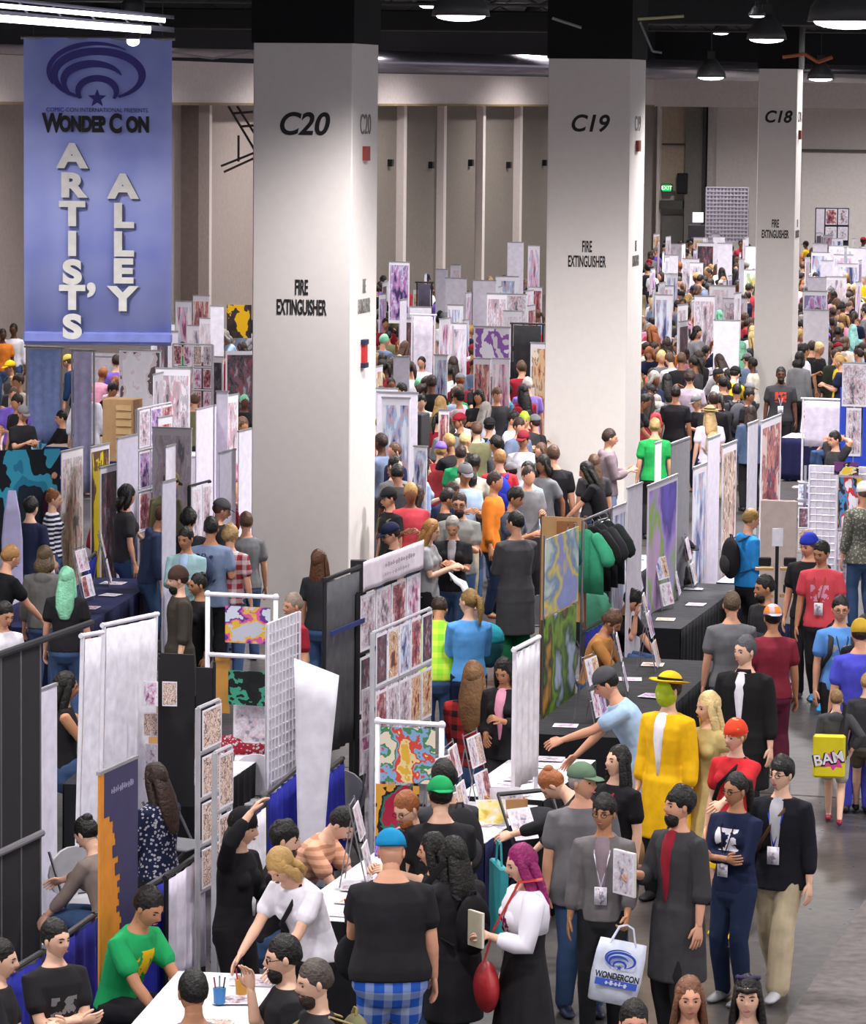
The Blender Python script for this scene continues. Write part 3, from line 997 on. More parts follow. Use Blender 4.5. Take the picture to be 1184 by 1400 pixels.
def logo(name, cx, cz, s, parent, m, y=-.03):
    """three nested rings opening over a star"""
    bm = bmesh.new()
    swoosh(bm, cx - .02 * s, cz + .02 * s, 1.0 * s, .60 * s, 52, 205, .06 * s, .01 * s, y)
    swoosh(bm, cx + .02 * s, cz - .04 * s, .92 * s, .50 * s, -62, 245, .10 * s, .03 * s, y)
    swoosh(bm, cx - .08 * s, cz - .16 * s, .62 * s, .36 * s, 20, 215, .10 * s, .01 * s, y)
    swoosh(bm, cx, cz - .38 * s, .40 * s, .28 * s, -30, 210, .085 * s, .03 * s, y)
    st = [bm.verts.new((cx + (.20 if i % 2 == 0 else .085) * s * math.sin(math.pi * i / 5), y + yy, cz - .52 * s + (.20 if i % 2 == 0 else .085) * s * math.cos(math.pi * i / 5))) for yy in (0, .004) for i in range(10)]
    bm.faces.new(st[:10]); bm.faces.new(st[10:][::-1])
    return bm_obj(name, bm, m, parent)
logo('emblem', lx(133), lz(99), .50, ban, LOGO)

# ceiling: trusses, ducts, pipes, lamps
for i, (Y, z) in enumerate(((36, 7.9), (47, 8.1), (60, 8.2), (75, 8.3), (92, 8.4), (112, 8.5))):
    bm = bmesh.new()
    for dz in (0, .55):
        for dy in (0, .5): rod(bm, V((-24, Y + dy, z + dz)), V((26, Y + dy, z + dz)), .03, 5)
    for k in range(50):
        x = -24 + k
        rod(bm, V((x, Y, z)), V((x + 1, Y, z + .55)), .018, 4)
        rod(bm, V((x, Y + .5, z + .55)), V((x + 1, Y + .5, z)), .018, 4)
    tag(bm_obj('roof_truss', bm, mat('3a3b3d', .7)), 'dark steel roof truss crossing the black ceiling', 'truss', 'dark trusses under the ceiling')
p, q = at_d(495, 84, 98), at_d(1250, 104, 130)
bm = bmesh.new(); rod(bm, p, q, .30, 14)
d1 = tag(bm_obj('deck_streak', bm, mat('8a8690', .25, metal=.8), smooth=True), 'long pale metal tube added along the far wall for the deck reflections', 'duct')  # tube added in place of lights reflected off the ribbed roof deck
p, q = at_d(-60, 66, 70), at_d(345, 74, 82)
bm = bmesh.new(); rod(bm, p, q, .10, 10)
tag(bm_obj('ceiling_pipe', bm, mat('b4a8a8', .5), smooth=True), 'pale pipe along the top of the left wall behind the blue banner', 'pipe')
p, q = at_d(862, 73, 60), at_d(748, 60, 66)
bm = bmesh.new(); rod(bm, at_d(1070, 78, 60), at_d(1100, 74, 60), .03, 5); rod(bm, at_d(1100, 74, 60), at_d(1118, 85, 60), .03, 5); rod(bm, at_d(1118, 85, 60), at_d(1138, 78, 60), .03, 5)
tag(bm_obj('orange_cable', bm, mat('b0603c', .6)), 'short sagging orange cable below the ceiling right of column C18', 'cable')
bm = bmesh.new(); rod(bm, at_d(872, 26, 48), at_d(935, 22, 48), .02, 5)
tag(bm_obj('conduit', bm, mat('a8a878', .5)), 'thin pale conduit against the black ceiling above column C19', 'pipe')
bm = bmesh.new(); rod(bm, at_d(875, 30, 48), at_d(892, 70, 48), .015, 5); rod(bm, at_d(892, 70, 48), at_d(905, 72, 48), .015, 5)
tag(bm_obj('conduit', bm, mat('77777a', .5)), 'bent grey conduit hanging right of the top of column C19', 'pipe')
bm = bmesh.new(); rod(bm, at_d(755, 25, 50), at_d(795, 38, 50), .02, 5)
tag(bm_obj('conduit', bm, mat('8a8a86', .5)), 'slanting grey conduit above the left of column C19', 'pipe')
bm = bmesh.new(); rod(bm, at_d(235, 72, 40), at_d(290, 80, 40), .012, 5); rod(bm, at_d(290, 80, 40), at_d(346, 70, 40), .012, 5)
tag(bm_obj('ceiling_cable', bm, mat('8a8086', .5)), 'thin cable drooping between the blue banner and column C20', 'cable')
for i, (Y, x0) in enumerate(((50, -9), (70, 6), (85, -5))):
    bm = bmesh.new(); box(bm, (x0 - 3, Y, 7.75 + i * .1), (x0 + 9, Y + 1.2, 8.4))
    tag(bm_obj('ventilation_duct', bm, mat('232426', .8), bevel=.03), 'broad dark rectangular duct in the ceiling, %s' % ('nearest of the three', 'right of the middle', 'farthest and lowest')[i], 'duct')

def high_bay(loc, r, label, group=None, on=True, lamp=True, vis=1.0):
    t = thing('high_bay_light', label, 'ceiling light', loc, 0, group)
    if 'hood' not in BAY:
        bm = bmesh.new()
        n = 20
        prof = ((.10, .62), (.16, .60), (.30, .42), (.46, .18), (.50, .0), (.47, .0), (.27, .40), (.1, .56))
        rings = [[bm.verts.new((a * math.cos(2 * math.pi * k / n), a * math.sin(2 * math.pi * k / n), z)) for k in range(n)] for a, z in prof]
        for a, b in zip(rings, rings[1:] + rings[:1]):
            for k in range(n): bm.faces.new((a[k], a[(k + 1) % n], b[(k + 1) % n], b[k]))
        me = bpy.data.meshes.new('hood'); bm.to_mesh(me); bm.free(); me.shade_smooth(); BAY['hood'] = me
        bm = bmesh.new(); ball(bm, (0, 0, .0), (.42, .42, .09), 16, 8)
        me = bpy.data.meshes.new('lens'); bm.to_mesh(me); bm.free(); me.shade_smooth(); BAY['lens'] = me
        bm = bmesh.new(); rod(bm, V((0, 0, .6)), V((0, 0, 1.6)), .02, 6); box(bm, (-.12, -.12, .6), (.12, .12, .85))
        me = bpy.data.meshes.new('hanger'); bm.to_mesh(me); bm.free(); BAY['hanger'] = me
    k = r / .5
    t.scale = (k, k, k)
    new_obj('hood', BAY['hood'], t, mat('4a4a4c', .5))
    new_obj('lens', BAY['lens'], t, mat('fff6ff', emit=9))
    new_obj('hanger', BAY['hanger'], t, mat('2a2a2c', .6))
    if lamp:
        if 'lamp' not in BAY:
            L = bpy.data.lights.new('lamp', 'SPOT')
            L.energy = LAMP_POWER; L.spot_size = R(148); L.spot_blend = .7; L.shadow_soft_size = .35; L.color = (1, .955, .97)
            BAY['lamp'] = L
        if loc[1] > 45 and 'far' not in BAY:
            BAY['far'] = BAY['lamp'].copy(); BAY['far'].energy = LAMP_POWER * 1.7
        o = bpy.data.objects.new('lamp', BAY['far' if loc[1] > 45 else 'lamp']); COL.objects.link(o); o.parent = t; o.location = (0, 0, -.16)
    return t
BAY = {}
GL = 'added rows of high bay lights under the black ceiling'
seen = [(630, 22, 43, .33, 'hooded high bay light at the top edge between columns C20 and C19'), (1048, 54, 62, .33, 'small hooded light left above column C18'),
        (972, 106, 100, .40, 'bright lamp under the long metal tube between columns C19 and C18'), (1122, 108, 110, .40, 'bright lamp under the long metal tube right of column C18'),
        (1160, 30, 46, .50, 'large bright lamp in the top right corner'), (1035, 22, 52, .12, 'tiny warm lamp at the top edge above column C18')]
for px, py, D, r, lb in seen: high_bay(at_d(px, py, D), r, lb)
k = 0
for j, Y in enumerate((12, 20, 28, 35, 52, 66, 76, 86, 96, 106, 118, 130)):  # extra lamp rows, added to light the floor, walls, columns and banner
    for x in (-12, -5.5, 1, 8, 15):
        xx = x + (Y - 30) * .12
        if Y > 40: xx = WALLX(Y) + 5 + 7.5 * (-12, -5.5, 1, 8, 15).index(x)
        high_bay((xx, Y, 8.55 if Y < 40 else 8.75), .4 if Y < 40 else .3, 'hooded high bay light added in a row to light the hall', GL)
# strip lights at the top left
t = thing('strip_light', 'bright twin strip light slanting across the top left corner', 'ceiling light', at_d(0, 30, 37.5))
o_ = t.location
em = mat('efeaff', emit=6)
for (a, b, r, nm) in (((-40, 22), (206, 41), .035, 'lower_tube'), ((-40, 4), (226, 28), .022, 'upper_tube')):
    bm = bmesh.new(); rod(bm, at_d(*a, 37.5) - o_, at_d(*b, 37.5) - o_, r, 8); bm_obj(nm, bm, em, t)
bm = bmesh.new(); rod(bm, at_d(-40, 14, 37.7) - o_, at_d(238, 41, 37.7) - o_, .03, 6); rod(bm, at_d(-40, -6, 37.7) - o_, at_d(238, 24, 37.7) - o_, .02, 6)
for k in range(6): rod(bm, at_d(k * 46 - 20, k * 4.5 - 2, 37.7) - o_, at_d(k * 46 - 5, k * 4.5 + 18, 37.7) - o_, .012, 5)
bm_obj('rail', bm, mat('55555a', .5), t)
t = thing('spotlight', 'single spotlight in a black housing just above the blue banner', 'ceiling light', at_d(182, 48, 38))
bm = bmesh.new(); tube(bm, [(0, 0, .0), (0, 0, .12), (0, 0, .3)], [.08, .10, .12], n=12); rod(bm, V((0, 0, .3)), V((0, 0, 1.5)), .02); bm_obj('housing', bm, BLACKP(), t, smooth=True)
bm = bmesh.new(); ball(bm, (0, -.0, -.06), (.065, .065, .05)); bm_obj('lens', bm, em, t, smooth=True)
for i, (px, py) in enumerate(((0, 150), (312, 145))):
    t = thing('wall_brace', 'black steel brace bolted to the %s' % ('far left end of the side wall' if i == 0 else 'side wall left of column C20'), 'bracket', at_d(px, py, 84))
    bm = bmesh.new()
    o_ = t.location
    for a, b in (((0, 0), (42, 70)), ((12, 0), (50, 60)), ((6, 10), (34, 8)), ((18, 28), (42, 26)), ((-10, 82), (40, 62)), ((-6, 90), (42, 68)), ((14, 40), (14, 76))):
        rod(bm, at_d(px + a[0], py + a[1], 84) - o_, at_d(px + b[0], py + b[1], 84) - o_, .028, 5)
    bm_obj('strut', bm, mat('3a3234', .6), t)
# ---------------------------------------------------------------- booth furniture
LATER = []
def seg(x0, y0, x1, z, orient='u', ang=None):
    """a level edge at height z that starts at pixel (x0, y0), runs along the rows ('u') or across them ('v') and ends at pixel column x1"""
    A = at(x0, y0, z)
    D = {'u': UD, 'v': VD}.get(orient, None) if ang is None else V((math.cos(R(ang)), math.sin(R(ang)), 0))
    lo, hi = 0.02, 12.0
    for _ in range(40):
        m_ = (lo + hi) / 2
        if pix(A + D * m_)[0] < x1: lo = m_
        else: hi = m_
    return V((A.x, A.y, 0)), math.atan2(D.y, D.x), lo
def seg2(x0, y0, x1, y1, z):
    A, B = at(x0, y0, z), at(x1, y1, z)
    return V((A.x, A.y, 0)), math.atan2(B.y - A.y, B.x - A.x), (B - A).length
def wavy(bm, L, z0, z1, amp=.02, wl=.16, th=.006, n=None, y=0.0, ph=0.0, shape=None):
    n = n or max(8, int(L / wl * 8))
    rows = []
    for j in range(7):
        t = j / 6
        z = lerp(z1, z0, t)
        row = []
        for i in range(n + 1):
            s = i / n
            x = L * s
            a = amp * (.35 + .65 * t)
            yy = y + a * math.sin(2 * math.pi * x / wl + ph) + a * .5 * math.sin(2 * math.pi * x / (wl * 2.7) + ph * 2)
            if shape: x, z_ = shape(s, t, x, z)
            else: z_ = z
            row.append((bm.verts.new((x, yy, z_)), bm.verts.new((x, yy + th, z_))))
        rows.append(row)
    for a, b in zip(rows, rows[1:]):
        for i in range(n):
            bm.faces.new((a[i][0], b[i][0], b[i + 1][0], a[i + 1][0]))
            bm.faces.new((a[i][1], a[i + 1][1], b[i + 1][1], b[i][1]))
    for i in range(n):
        for r_ in (rows[0], rows[-1]): bm.faces.new((r_[i][0], r_[i + 1][0], r_[i + 1][1], r_[i][1]))
    for a, b in zip(rows, rows[1:]):
        for i in (0, n): bm.faces.new((a[i][0], a[i][1], b[i][1], b[i][0]))
def curtain(sg, z, h, c, label, rail='white', name='curtain_stand', cat='curtain', amp=.02, wl=.18, group=None, tilt=0, gap=None, posts=True):
    A, a, L = sg
    t = thing(name, label, cat, A, a, group)
    t.rotation_euler = (0, R(tilt), a)
    rm = mat(rail, .5)
    bm = bmesh.new()
    wavy(bm, L - .06, z - h, z - .03, amp, wl)
    for v in bm.verts: v.co.x += .03
    bm_obj('cloth', bm, cloth(c), t, smooth=True)
    bm = bmesh.new(); rod(bm, V((-.04, .015, z)), V((L + .04, .015, z)), .02, 8); bm_obj('top_rail', bm, rm, t)
    if posts:
        for x in (0, L):
            bm = bmesh.new(); rod(bm, V((x, .015, 0)), V((x, .015, z + .02)), .018, 8); box(bm, (x - .14, -.12, 0), (x + .14, .14, .012)); bm_obj('post', bm, rm, t)
    return t
def drape(x0, y0, x1, y1, z, c, label, rail='charcoal', amp=.03):
    return curtain(seg2(x0, y0, x1, y1, z), z, z - .03, c, label, rail=rail, name='pipe_and_drape', cat='drape', amp=amp, wl=.22)
def rollup(sg, z, h, m, label, back=None, group=None, name='banner_stand', simple=False, frame='silver'):
    """a printed panel on a pole and foot; the picture faces away from the aisle behind it and shows through as m"""
    A, a, L = sg
    t = thing(name, label, 'banner stand', A, a, group)
    bm = bmesh.new(); box(bm, (0, -.006, z - h), (L, .006, z)); bm_obj('panel', bm, m, t)
    fm = mat(frame, .4, metal=.5)
    bm = bmesh.new(); box(bm, (-.01, -.012, z - .01), (L + .01, .014, z + .012)); 
    bm_obj('top_clamp', bm, fm, t)
    bm = bmesh.new(); rod(bm, V((L / 2, .022, .03)), V((L / 2, .022, z)), .012, 6); bm_obj('pole', bm, fm, t)
    if not simple:
        bm = bmesh.new(); box(bm, (0, -.06, 0), (L, .07, .07)); bm_obj('base', bm, fm, t, bevel=.01)
    else:
        bm = bmesh.new(); box(bm, (L / 2 - .15, -.12, 0), (L / 2 + .15, .14, .02)); bm_obj('base', bm, fm, t)
    return t
def poster(loc, ang, w, h, m, label, group=None, name='art_print', lean=0, cat='picture', th=.006):
    """one printed sheet, its lower left corner at loc"""
    bm = bmesh.new(); box(bm, (0, -th, 0), (w, 0, h))
    o = bm_obj(name, bm, m)
    o.location = loc
    o.rotation_euler = (R(-lean), 0, ang)
    return tag(o, label, cat, group)
ORD = ['first', 'second', 'third', 'fourth', 'fifth', 'sixth', 'seventh']
ROWN = {1: [''], 2: ['upper row', 'lower row'], 3: ['top row', 'middle row', 'bottom row'], 4: ['top row', 'second row', 'third row', 'bottom row'], 5: ['top row', 'second row', 'middle row', 'fourth row', 'bottom row']}
CN = {'manga': 'ink grey', 'warm': 'orange', 'cool': 'blue', 'violet': 'violet', 'grim': 'dark grey', 'green': 'green', 'pink': 'pink', 'pale': 'pale', 'red': 'red', 'sepia': 'sepia'}
ANAMES = ['manga', 'warm', 'cool', 'violet', 'grim', 'green', 'pink', 'pale', 'red', 'sepia']
def print_wall(sg, z, z0, rows, cols, where, arts, rail='black', header=None, backc=None, group=None):
    """a free-standing frame hung with prints, each its own sheet"""
    A, a, L = sg
    t = thing('print_display', 'tall %s framed display hung with prints, %s' % (rail, where), 'display stand', A, a)
    rm = mat(rail, .5)
    for x in (0, L):
        bm = bmesh.new(); rod(bm, V((x, .03, 0)), V((x, .03, z)), .022, 8); box(bm, (x - .03, -.2, 0), (x + .03, .24, .02)); bm_obj('post', bm, rm, t)
    zr = [lerp(z, z0, j / rows) for j in range(rows + 1)]
    for j in range(rows + 1):
        bm = bmesh.new(); rod(bm, V((0, .03, zr[j])), V((L, .03, zr[j])), .015, 6); bm_obj('crossbar', bm, rm, t)
    if backc:
        bm = bmesh.new(); box(bm, (.02, .045, z0), (L - .02, .06, z)); bm_obj('back_panel', bm, mat(backc, .8), t)
    M_ = Matrix.Translation(A) @ Matrix.Rotation(a, 4, 'Z')
    w = L / cols
    for j in range(rows):
        for i in range(cols):
            k = arts[(i * 7 + j * 3 + (i * j) % 2) % len(arts)]
            p = M_ @ V((w * i + .02, .005, zr[j + 1] + .03))
            hh = (zr[j] - zr[j + 1] - .05) * (1 if rows > 1 else 1)
            poster(p, a, w - .035, hh, ARTS[k], '%s print, %s column%s, %s' % (CN[ANAMES[k]], ORD[i], ', ' + ROWN[rows][j] if rows > 1 else '', where), group=group)
    return t
def folding_chair(p, ang, label, c='lightgrey', group=None):
    t = thing('folding_chair', label, 'chair', p, ang, group)
    m, s = mat(c, .5), mat('55555a', .4, metal=.5)
    def sh(bm, pts, th):
        v = [bm.verts.new(q) for q in pts] + [bm.verts.new(V(q) + V(th)) for q in pts]
        n = len(pts)
        bm.faces.new(v[:n]); bm.faces.new(v[n:][::-1])
        for i in range(n): bm.faces.new((v[i], v[(i + 1) % n], v[n + (i + 1) % n], v[n + i]))
    bm = bmesh.new()
    sh(bm, [(.21 * math.cos(R(b)) * (1 if abs(math.cos(R(b))) > .3 else 1), .20 + .03 * 0, .62 + .20 * max(-.8, math.sin(R(b)))) for b in range(0, 360, 20)], (0, .025, 0))
    bm_obj('backrest', bm, m, t)
    bm = bmesh.new(); box(bm, (-.2, -.2, .43), (.2, .18, .455)); bm_obj('seat', bm, m, t, bevel=.008)
    for sd in (-1, 1):
        bm = bmesh.new(); rod(bm, V((sd * .2, .22, .80)), V((sd * .2, -.24, .0)), .012, 6); bm_obj('leg', bm, s, t)
        bm = bmesh.new(); rod(bm, V((sd * .18, -.18, .44)), V((sd * .18, .26, .0)), .012, 6); bm_obj('leg', bm, s, t)
    return t
def table(x0, y0, x1, y1, depth, c, label, top=None, side=-1, skirt_c=None):
    """folding table dressed in cloth; its aisle edge runs between two pixels at table height, its depth goes to the left (-1) or right"""
    A, a, L = seg2(x0, y0, x1, y1, .75)
    t = thing('folding_table', label, 'table', A, a)
    s = side * -1
    lo, hi = (0, depth) if s > 0 else (-depth, 0)
    bm = bmesh.new(); box(bm, (0, lo, .71), (L, hi, .745)); bm_obj('tabletop', bm, mat('8a8078', .5), t)
    bm = bmesh.new(); box(bm, (-.012, lo - .012, .745), (L + .012, hi + .012, .753)); bm_obj('tablecloth', bm, cloth(top or c), t)
    for nm, (q0, q1, ln) in {'front_skirt': ((-.01, lo - .015), 0, L + .02), 'rear_skirt': ((-.01, hi + .008), 0, L + .02)}.items():
        bm = bmesh.new(); wavy(bm, ln, .03, .75, .012, .2); 
        for v in bm.verts: v.co.x += q0[0]; v.co.y += q0[1]
        bm_obj(nm, bm, cloth(skirt_c or c), t, smooth=True)
    for x in (-.014, L + .002):
        bm = bmesh.new(); box(bm, (x, lo, .03), (x + .012, hi, .75)); bm_obj('side_skirt', bm, cloth(skirt_c or c), t)
    for x in (.12, L - .12):
        for y in (lo + .08, hi - .08):
            bm = bmesh.new(); rod(bm, V((x, y, 0)), V((x, y, .71)), .014, 6); bm_obj('leg', bm, STEEL(), t)
    M_ = Matrix.Translation(A) @ Matrix.Rotation(a, 4, 'Z')
    return M_, L, lo, hi, a
def litter(tb, n, where, seed=1, kinds=(7, 0, 6, 9), racks=0, rackkind=(0, 7, 6, 2)):
    """flat prints lying on a table, and small tilted print racks"""
    M_, L, lo, hi, a = tb
    r = random.Random(seed)
    for i in range(n):
        w, h = r.uniform(.16, .26), r.uniform(.2, .3)
        x, y = L * (i + .5) / n + r.uniform(-.04, .04), r.uniform(lo + .06, hi - .34)
        bm = bmesh.new(); box(bm, (0, 0, 0), (w, .003, h))
        o = bm_obj('art_print', bm, ARTS[kinds[i % len(kinds)]])
        o.location = M_ @ V((x - w / 2, y, .757 + .0035 * (i % 3)))
        o.rotation_euler = (R(-90), 0, a + r.uniform(-.3, .3))
        o.location.z += .004
        o.rotation_euler = (R(90), 0, a + r.uniform(-.25, .25))
        o.location = M_ @ V((x - w / 2, y + h, .759 + .0035 * (i % 3)))
        tag(o, 'loose %s print on the table %s' % (CN[ANAMES[kinds[i % len(kinds)]]], where), 'picture', 'loose prints on the table ' + where)
    for i in range(racks):
        x = L * (i + .5) / racks
        t = thing('print_rack', 'wire rack of %s prints on the table %s' % (CN[ANAMES[rackkind[i % len(rackkind)]]], where), 'rack', M_ @ V((x - .15, lerp(lo, hi, .5), .757)), a + r.uniform(-.2, .2), 'wire racks on the table ' + where)
        bm = bmesh.new()
        for sd in (0, .34): rod(bm, V((sd, .0, 0)), V((sd, .14, .62)), .006, 5); rod(bm, V((sd, .12, .5)), V((sd, .2, 0)), .005, 5)
        for z in (.2, .4, .6): rod(bm, V((0, .225 * z, z)), V((.34, .225 * z, z)), .005, 5)
        bm_obj('wire_frame', bm, STEEL(), t)
        for j in range(2):
            for k in range(2):
                bm = bmesh.new(); box(bm, (0, -.008, 0), (.155, 0, .25)); o = bm_obj('print', bm, ARTS[rackkind[(i + j * 2 + k) % len(rackkind)]], t)
                o.location = (.01 + .165 * k, .01 + .065 * j - .02, .05 + .29 * j); o.rotation_euler = (R(-13), 0, 0)
def bag_on_back(q, c='black', c2='charcoal', label='', s=1.0, at_back=True, x=0, z=1.2, name='backpack'):
    def go():
        root = q['root']; P = q['P']; k = root.scale.x
        p = P.on(z, x, .19)
        t = thing(name, label, 'bag', root.matrix_basis @ p, root.rotation_euler.z)
        t.rotation_euler.x = P.ang(z) if True else 0
        t.rotation_euler = (Matrix.Rotation(root.rotation_euler.z, 3, 'Z') @ Matrix.Rotation(P.ang(z), 3, 'X')).to_euler()
        t.scale = (k * s,) * 3
        bm = bmesh.new(); ball(bm, (0, .03, 0), (.155, .095, .24), 18, 14, f=lambda d, p: V((p.x * (1.12 - .1 * abs(d.x)), p.y, p.z * (1.0 if d.z > 0 else 1.05)))); bm_obj('main_compartment', bm, cloth(c), t, smooth=True)
        bm = bmesh.new(); ball(bm, (0, .10, -.07), (.115, .05, .12), 14, 10); bm_obj('front_pocket', bm, cloth(c2), t, smooth=True)
        bm = bmesh.new(); tube(bm, [(-.03, .02, .235), (-.02, .03, .27), (.02, .03, .27), (.03, .02, .235)], [.009] * 4, n=6); bm_obj('grab_handle', bm, cloth(c2), t)
        for sd in (-1, 1):
            bm = bmesh.new(); tube(bm, [(sd * .10, -.02, .20), (sd * .10, -.16, .255), (sd * .11, -.30, .17), (sd * .125, -.315, .02), (sd * .17, -.20, -.12), (sd * .14, -.03, -.17)], [(.026, .007)] * 6, side=(1, 0, 0), n=6)
            bm_obj('shoulder_strap', bm, cloth(c2), t, smooth=True)
    LATER.append(go)
def last(): return PEOPLE[-1]
def held(q, side, build, name, label, cat, off=(0, -.03, -.02), rz=0, tilt=0):
    """something in the hand of person q; build(t) makes its parts around the grip"""
    def go():
        P = q['P']; root = q['root']
        A = P.arms[0 if side < 0 else 1]
        W, E = A[3], A[2]
        p = W + (W - E).normalized() * .09 + V(off)
        t = thing(name, label, cat, root.matrix_basis @ p, root.rotation_euler.z + R(rz))
        t.rotation_euler.x = R(tilt)
        t.scale = root.scale
        build(t)
    LATER.append(go)
def b_book(c='white', w=.2, h=.27, m=None):
    def f(t):
        bm = bmesh.new(); box(bm, (-w / 2, -.012, 0), (w / 2, .012, h)); bm_obj('cover', bm, m or mat(c), t, bevel=.003)
        bm = bmesh.new(); box(bm, (-w / 2 + .005, -.009, .004), (w / 2 + .003, .009, h + .001)); bm_obj('pages', bm, mat('cream'), t)
    return f
def b_phone(t):
    bm = bmesh.new(); box(bm, (-.035, -.005, -.02), (.035, .005, .12)); bm_obj('body', bm, BLACKP(), t, bevel=.003)
    bm = bmesh.new(); box(bm, (-.031, .005, -.012), (.031, .0065, .112)); bm_obj('screen', bm, mat('a8b8d8', .2, emit=.5), t)
def b_tote(c, h=.40, w=.34, lines=None, lg=False, name='bag'):
    def f(t):
        bm = bmesh.new()
        n = 14
        rings = []
        for j, (z, k, d) in enumerate(((-.10, .92, .02), (-.2, .98, .045), (-.10 - h * .6, 1.0, .07), (-.10 - h, .93, .06), (-.11 - h, .85, .04))):
            rings.append([bm.verts.new((w / 2 * k * max(-1, min(1, 1.25 * math.cos(2 * math.pi * i / n))), d * math.sin(2 * math.pi * i / n), z)) for i in range(n)])
        for a, b in zip(rings, rings[1:]):
            for i in range(n): bm.faces.new((a[i], a[(i + 1) % n], b[(i + 1) % n], b[i]))
        bm.faces.new(rings[0]); bm.faces.new(rings[-1][::-1])
        bm_obj('bag_body', bm, mat(c, .45, bump=.3, bscale=12), t, smooth=True)
        for y in (-.02, .02):
            bm = bmesh.new(); tube(bm, [(-.09, y, -.12), (-.05, y * .6, .0), (0, 0, .02), (.05, y * .6, 0), (.09, y, -.12)], [.007] * 5, n=6); bm_obj('handle', bm, mat(c, .5), t)
        if lg:
            yy = -.082
            logo('emblem', 0, -.22, .11, t, mat('2f50b4', .5), y=yy)
            text('WONDERCON', .062, ink, t, (0, yy, -.345), sx=.75, bold=.002, ext=.001, name='wordmark')
            boxo('stripe', (-.15, yy, -.42), (.15, yy + .002, -.37), mat('3c5cc0', .5), t)
            scribble(t, 0, yy - .002, -.395, .16, .04, mat('dcdcf0'), 5)
            t.rotation_euler.y = R(11)
    return f
def wire_grid(sg, z, h, label, c='white', panels=None):
    A, a, L = sg
    t = thing('wire_grid_panel', label, 'display stand', A, a)
    bm = bmesh.new()
    nx, nz = max(3, int(L / .085)), int(h / .085)
    for i in range(nx + 1): rod(bm, V((L * i / nx, 0, z - h)), V((L * i / nx, 0, z)), .005, 4)
    for j in range(nz + 1): rod(bm, V((0, .006, z - h * j / nz)), V((L, .006, z - h * j / nz)), .005, 4)
    bm_obj('wire_grid', bm, mat(c, .4), t)
    if panels:
        bm = bmesh.new(); box(bm, (0, .02, z - h), (L, .026, z)); bm_obj('backing_sheet', bm, mat(panels, .7), t)
    for x in (0, L):
        bm = bmesh.new(); rod(bm, V((x, 0, 0)), V((x, 0, z)), .012, 6); box(bm, (x - .02, -.16, 0), (x + .02, .2, .015)); bm_obj('foot', bm, mat(c, .4), t)
    return t
# ---------------------------------------------------------------- the people one can tell apart, near to far
pr = person
# bottom left, behind the first tables
pr(78, 1258, 38, 'man with spiky black hair, crossed arms and a black tee with small chest print', top='tee:print:soot:grey:1.2', hair='short:hairblack', skin='paleskin', pose='stand', arms='cross,cross', h=1.62, w=1.08, yaw=10, nod=4, bot='pants:soot')
pr(6, 1285, 85, 'man in profile at the left edge of the photo beside the man with crossed arms', top='tee:soot', hair='short:hairblack', skin='paleskin', pose='stand', arms='phone,cross', h=1.62, nod=8, bot='pants:soot')
pr(214, 1218, 55, 'man in a green tee with a yellow and red print, leaning over in his chair', top='tee:print:green:yellow:.78', hair='short:hairblack', skin='tanskin', pose='sit', arms='table,table', lean=22, h=1.85, nod=16, bot='pants:soot')
pr(262, 1326, 200, 'man with neat black hair and a slate shirt, back of his head to the camera', top='shirt:bluegrey', hair='short:hairblack', skin='tanskin', arms='phone,phone', h=1.72)
pr(208, 1045, 235, 'woman with long brown hair in a navy top strewn with white flecks', top='long:floral:navy:lightgrey', hair='long:darkbrown', skin='paleskin', arms='phone,phone', h=1.62, fem=True, w=1.08, nod=14, bot='pants:soot')
pr(108, 1120, 238, 'seated person in a tan cardigan with a flower in their black hair', top='long:8c7d74', hair='bun:hairblack', skin='paleskin', pose='sit', arms='reach,table', lean=20, h=1.68, nod=20, fem=True)
pr(338, 1108, 62, 'person all in black reaching up to the pink print column', top='long:black', hair='bob:hairblack', cap='beanie:black', skin='paleskin', arms='up,phone', h=1.68, lean=6, fem=True, bot='pants:black', yaw=10)
pr(396, 1124, 82, 'seated dark haired man with a full beard in profile beside the low blue drape', top='tee:soot', hair='messy:hairblack', beard='darkbrown', skin='paleskin', pose='sit', arms='table,table', lean=8, h=1.8, inner='orange')
pr(372, 1168, 318, 'woman with shaggy blond hair and a white tee with a dark shoulder strap', top='tee:white', hair='bob:blond', skin='paleskin', arms='table,table', lean=30, h=1.68, nod=24, fem=True, strap='soot', bot='pants:soot', w=1.1)
pr(484, 1112, 70, 'bent man in a peach striped tee drawing at the white table', top='tee:stripe:e2ab8c:c08a6c', hair='short:hairblack', skin='paleskin', pose='sit', arms='table,table', lean=34, h=1.8, nod=28)
pr(548, 1086, 315, 'ginger man with glasses looking down beside the turquoise cap', top='tee:soot', hair='short:ginger', skin='paleskin', beard='ginger', glasses=True, arms='phone,phone', lean=8, h=1.70, nod=22)
pr(535, 1136, 186, 'broad man in a turquoise cap, black tee and blue plaid shorts seen from behind', top='tee:soot', cap='cap:turq', hair='bald:brown', skin='skin', bot='shorts:plaid:2456b4:9fb0cc', arms='down,table', h=1.85, w=1.32, belly=.04, yaw=-20, nod=12, shoes='grey')
pr(601, 1064, 190, 'man in a green cap worn backwards and a black tee', top='tee:soot', cap='capback:green', hair='short:hairblack', skin='paleskin', arms='phone,phone', h=1.78, w=1.12, nod=12)
pr(604, 1041, 205, 'dark haired man in a charcoal tee with a black backpack behind the green cap', top='tee:charcoal', hair='messy:hairblack', skin='skin', arms='phone,reach', h=1.78, w=1.1, lean=10, nod=10)
bag_on_back(last(), 'soot', 'charcoal', 'black backpack on the man just behind the green cap')
pr(588, 1140, 262, 'dark haired young woman in profile right of the turquoise cap', top='tee:soot', hair='long:hairblack', skin='skin', arms='phone,phone', h=1.6, fem=True)
